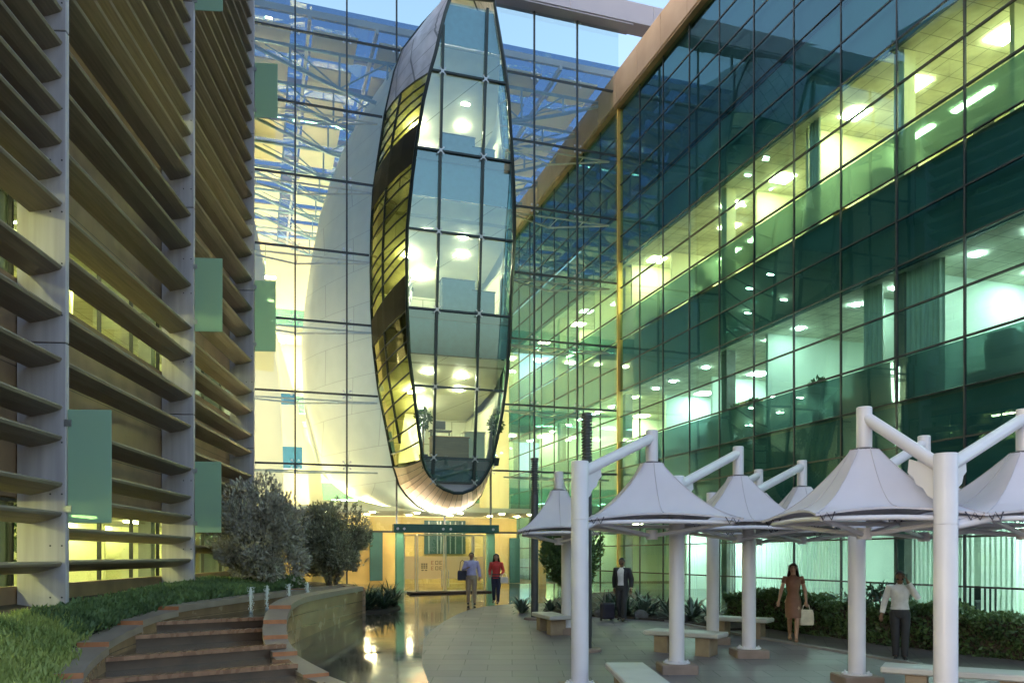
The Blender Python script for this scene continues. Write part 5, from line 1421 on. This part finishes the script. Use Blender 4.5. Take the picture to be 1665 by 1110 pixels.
    hb_.loft(rings,0,False); hb_.build('hair',hair,t,smooth=True)
    if hairlen=='long':
        m=MB(); R_=[]; 
        for (dz,rx,ry,cy_) in ((.06,.095,.105,-.015),(.0,.104,.112,-.015),(-.08,.112,.105,-.02),(-.16,.128,.092,-.03),(-.25,.135,.085,-.05),(-.34,.115,.06,-.075),(-.40,.06,.025,-.10)):
            R_.append([tuple(hc+Vector((rx*math.cos(a)*(1+.05*math.sin(9*a)),cy_+ry*math.sin(a)*(1+.05*math.sin(7*a)),dz))*k) for a in [math.pi*(.86+1.28*q/22) for q in range(23)]])
        m.loft(R_,0,False,closed=False); m.build('hair_length',hair,t,smooth=True)
    b=MB()
    for sg in (-1,1):
        b.ball(tuple(hc+Vector((sg*.031,.083,.0))*k),0.0075*k,8,6); b.bar(hc+Vector((sg*.018,.09,.022))*k,hc+Vector((sg*.047,.082,.022))*k,.008*k,.006*k)
    b.build('eyes',M['dark'],t)
    b=MB(); b.tube([hc+Vector((-.024,.083,-.068))*k,hc+Vector((0,.092,-.07))*k,hc+Vector((.024,.083,-.068))*k],.006*k,6); b.build('mouth',M['lips'],t)
    if beard: cloth('beard',[('a',hc+Vector((0,.062,-.085))*k,(.05,.032),None),('b',hc+Vector((-.052,.03,-.06))*k,(.022,.03),'a'),('c',hc+Vector((.052,.03,-.06))*k,(.022,.03),'a')],hair)
    return t,B,k
def pm(name,c,r=.7,**kw): 
    if name not in M: M[name]=mat(name,c,r,scale=9,bump=.1,bscale=30,**kw)
    return M[name]
M['lips']=mat('lips',(.36,.12,.10),.5)
sk1=pm('skin_light',(.48,.29,.20),.5); sk2=pm('skin_brown',(.20,.105,.06),.5); sk3=pm('skin_tan',(.40,.22,.14),.5)
hb=pm('black_hair',(.012,.010,.009),.45); hbr=pm('brown_hair',(.045,.022,.012),.4)
PI=math.pi
BK=pm('black_shoe',(.02,.018,.018),.35)
# man in lavender shirt
t,B,k=person('man in lavender shirt and khaki trousers beside the woman in red',-1.33,26.3,PI+.05,1.72,
  dict(ell=(-.25,-.06,1.15),wrl=(-.27,.0,.92),elr=(.27,.02,1.16),wrr=(.14,.22,1.22),knl=(-.10,.08,.50),anl=(-.10,.02,.09),tol=(-.11,.19,.035),knr=(.10,-.0,.50),anr=(.10,-.12,.11),tor=(.11,.04,.04)),
  sk3,pm('lavender_shirt',(.42,.38,.62)),pm('khaki_cloth',(.36,.26,.17)),BK,hb)
def carried(name,label,cat,pos,build):
    o=thing(name,label,cat,pos); build(o); return o
def bag(o,w_,d_,h_,m,strap=.18):
    b=MB(); b.loft([[(-w_/2*s,-d_/2*s2,z),(w_/2*s,-d_/2*s2,z),(w_/2*s,d_/2*s2,z),(-w_/2*s,d_/2*s2,z)] for s,s2,z in ((.92,1,0),(1,1.05,h_*.2),(.98,.9,h_*.8),(.9,.45,h_))],0,True); b.build('body',m,o)
    b=MB(); b.tube([(-w_*.28,0,h_-.01),(-w_*.2,0,h_+strap*.8),(0,0,h_+strap),(w_*.2,0,h_+strap*.8),(w_*.28,0,h_-.01)],.011,6); b.build('handle',m,o)
carried('shoulder_bag','dark shoulder bag hanging at the hip of the man in lavender shirt','bag',(-1.33-.30,26.32,ground_z(26.3)+.82),lambda o:bag(o,.32,.12,.32,pm('dark_bag',(.025,.022,.04)),.35))
# woman in red
t,B,k=person('woman in red top and dark trousers holding a white bag, walking out of the entrance',-.52,26.6,PI-.1,1.66,
  dict(ell=(-.24,-.03,1.14),wrl=(-.20,.16,1.02),elr=(.23,-.03,1.14),wrr=(.2,.14,1.0),knl=(-.08,.12,.50),anl=(-.06,.06,.09),tol=(-.06,.23,.035),knr=(.08,.02,.50),anr=(.10,-.16,.13),tor=(.11,-.0,.05)),
  sk1,pm('red_cloth',(.55,.04,.035)),pm('navy_cloth',(.02,.022,.05)),BK,hbr,'long',True)
carried('handbag','small white handbag carried by the woman in red','bag',(-.52+.27,26.42,ground_z(26.5)+.72),lambda o:bag(o,.26,.1,.20,pm('white_leather',(.72,.66,.58)),.12))
# man in dark suit with a case
t,B,k=person('man in dark suit jacket and white shirt pulling a dark wheeled case',3.0,21.8,PI-.5,1.72,
  dict(ell=(-.25,-.04,1.15),wrl=(-.26,.02,.90),elr=(.25,-.08,1.15),wrr=(.27,-.12,.90),knl=(-.09,.12,.50),anl=(-.09,.08,.09),tol=(-.10,.25,.035),knr=(.09,.04,.50),anr=(.10,-.14,.12),tor=(.11,.02,.05)),
  sk2,pm('white_shirt',(.74,.73,.74)),pm('charcoal_cloth',(.03,.03,.036)),BK,hb,jacket=pm('dark_jacket',(.022,.022,.028)),beard=True)
o=thing('wheeled_case','dark wheeled travel case pulled by the man in the dark suit','suitcase',(2.62,22.0,ground_z(22)),.4)
b=MB(); b.box(-.19,.19,-.12,.12,.06,.50,bev=.04); b.build('body',pm('dark_bag',(.025,.022,.04)),o)
b=MB(); b.tube([(-.1,.08,.49),(-.06,.05,.86),(.06,.05,.86),(.1,.08,.49)],.012,6); b.build('handle',M['dark'],o)
for sx in (-1,1):
    b=MB(); b.loft([[(sx*.15+dx,.09+.045*math.cos(q*.785),.045+.045*math.sin(q*.785)) for q in range(8)] for dx in (-.015,.015)],0,True); b.build('wheel',M['dark'],o)
# woman in brown dress
t,B,k=person('long haired woman in short brown dress walking along the hedge with a cream bag',6.28,17.9,PI-.28,1.74,
  dict(ell=(-.25,-.06,1.15),wrl=(-.27,.0,.93),elr=(.25,.04,1.15),wrr=(.30,.14,.93),knl=(-.07,.20,.52),anl=(-.05,.24,.10),tol=(-.05,.38,.06),knr=(.07,-.02,.49),anr=(.06,-.26,.16),tor=(.06,-.14,.05),hd=(.01,.03,1.57)),
  sk3,pm('brown_dress_cloth',(.20,.085,.045),.6),None,pm('tan_shoe',(.36,.2,.12)),hbr,'long',True,dress=True)
Rm=Matrix.Rotation(PI-.28,3,'Z')
hp=Vector((6.28,17.9,ground_z(17.9)))+Rm@(B['wrl']); 
hp2=Vector((6.28,17.9,ground_z(17.9)))+Rm@(B['wrl']+Vector((0,.0,-.08)))
carried('tote_bag','cream tote bag in the hand of the woman in brown dress','bag',(hp2.x,hp2.y,hp2.z-.46),lambda o:bag(o,.30,.12,.34,pm('cream_canvas',(.66,.58,.42)),.12))
# man on the phone
yawp=PI-.35
t,B,k=person('man in white shirt and dark trousers talking on his phone beside the thickest column',7.5,15.5,yawp,1.72,
  dict(ell=(-.30,.10,1.22),wrl=(-.145,.09,1.50),elr=(.26,-.05,1.15),wrr=(.31,.0,.90),knl=(-.09,.06,.50),anl=(-.08,.02,.09),tol=(-.09,.17,.035),knr=(.08,.04,.50),anr=(.07,-.03,.09),tor=(.09,.12,.035)),
  sk2,pm('white_shirt',(.74,.73,.74)),pm('charcoal_cloth',(.03,.03,.036)),BK,hb,beard=True)
hp=Vector((7.5,15.5,ground_z(15.5)+.008))+Matrix.Rotation(yawp,3,'Z')@(B['wrl']+Vector((.03,-.01,.10)))
b=MB(); b.box(-.006,.006,-.035,.035,-.07,.07,bev=.005); o=b.build('phone',M['dark'],None); o.location=hp; o.rotation_euler=(.3,0,yawp); tag(o,'dark mobile phone held to the ear of the man in white shirt','phone')
# entrance guests' surroundings: low planter agave by the light column
o=copy_tree(ag); o.location=(.30,23.9,ground_z(23.9)); o.scale=(1.05,1.05,1.15); o['label']='spiky agave at the paving edge beside the plain dark light column'
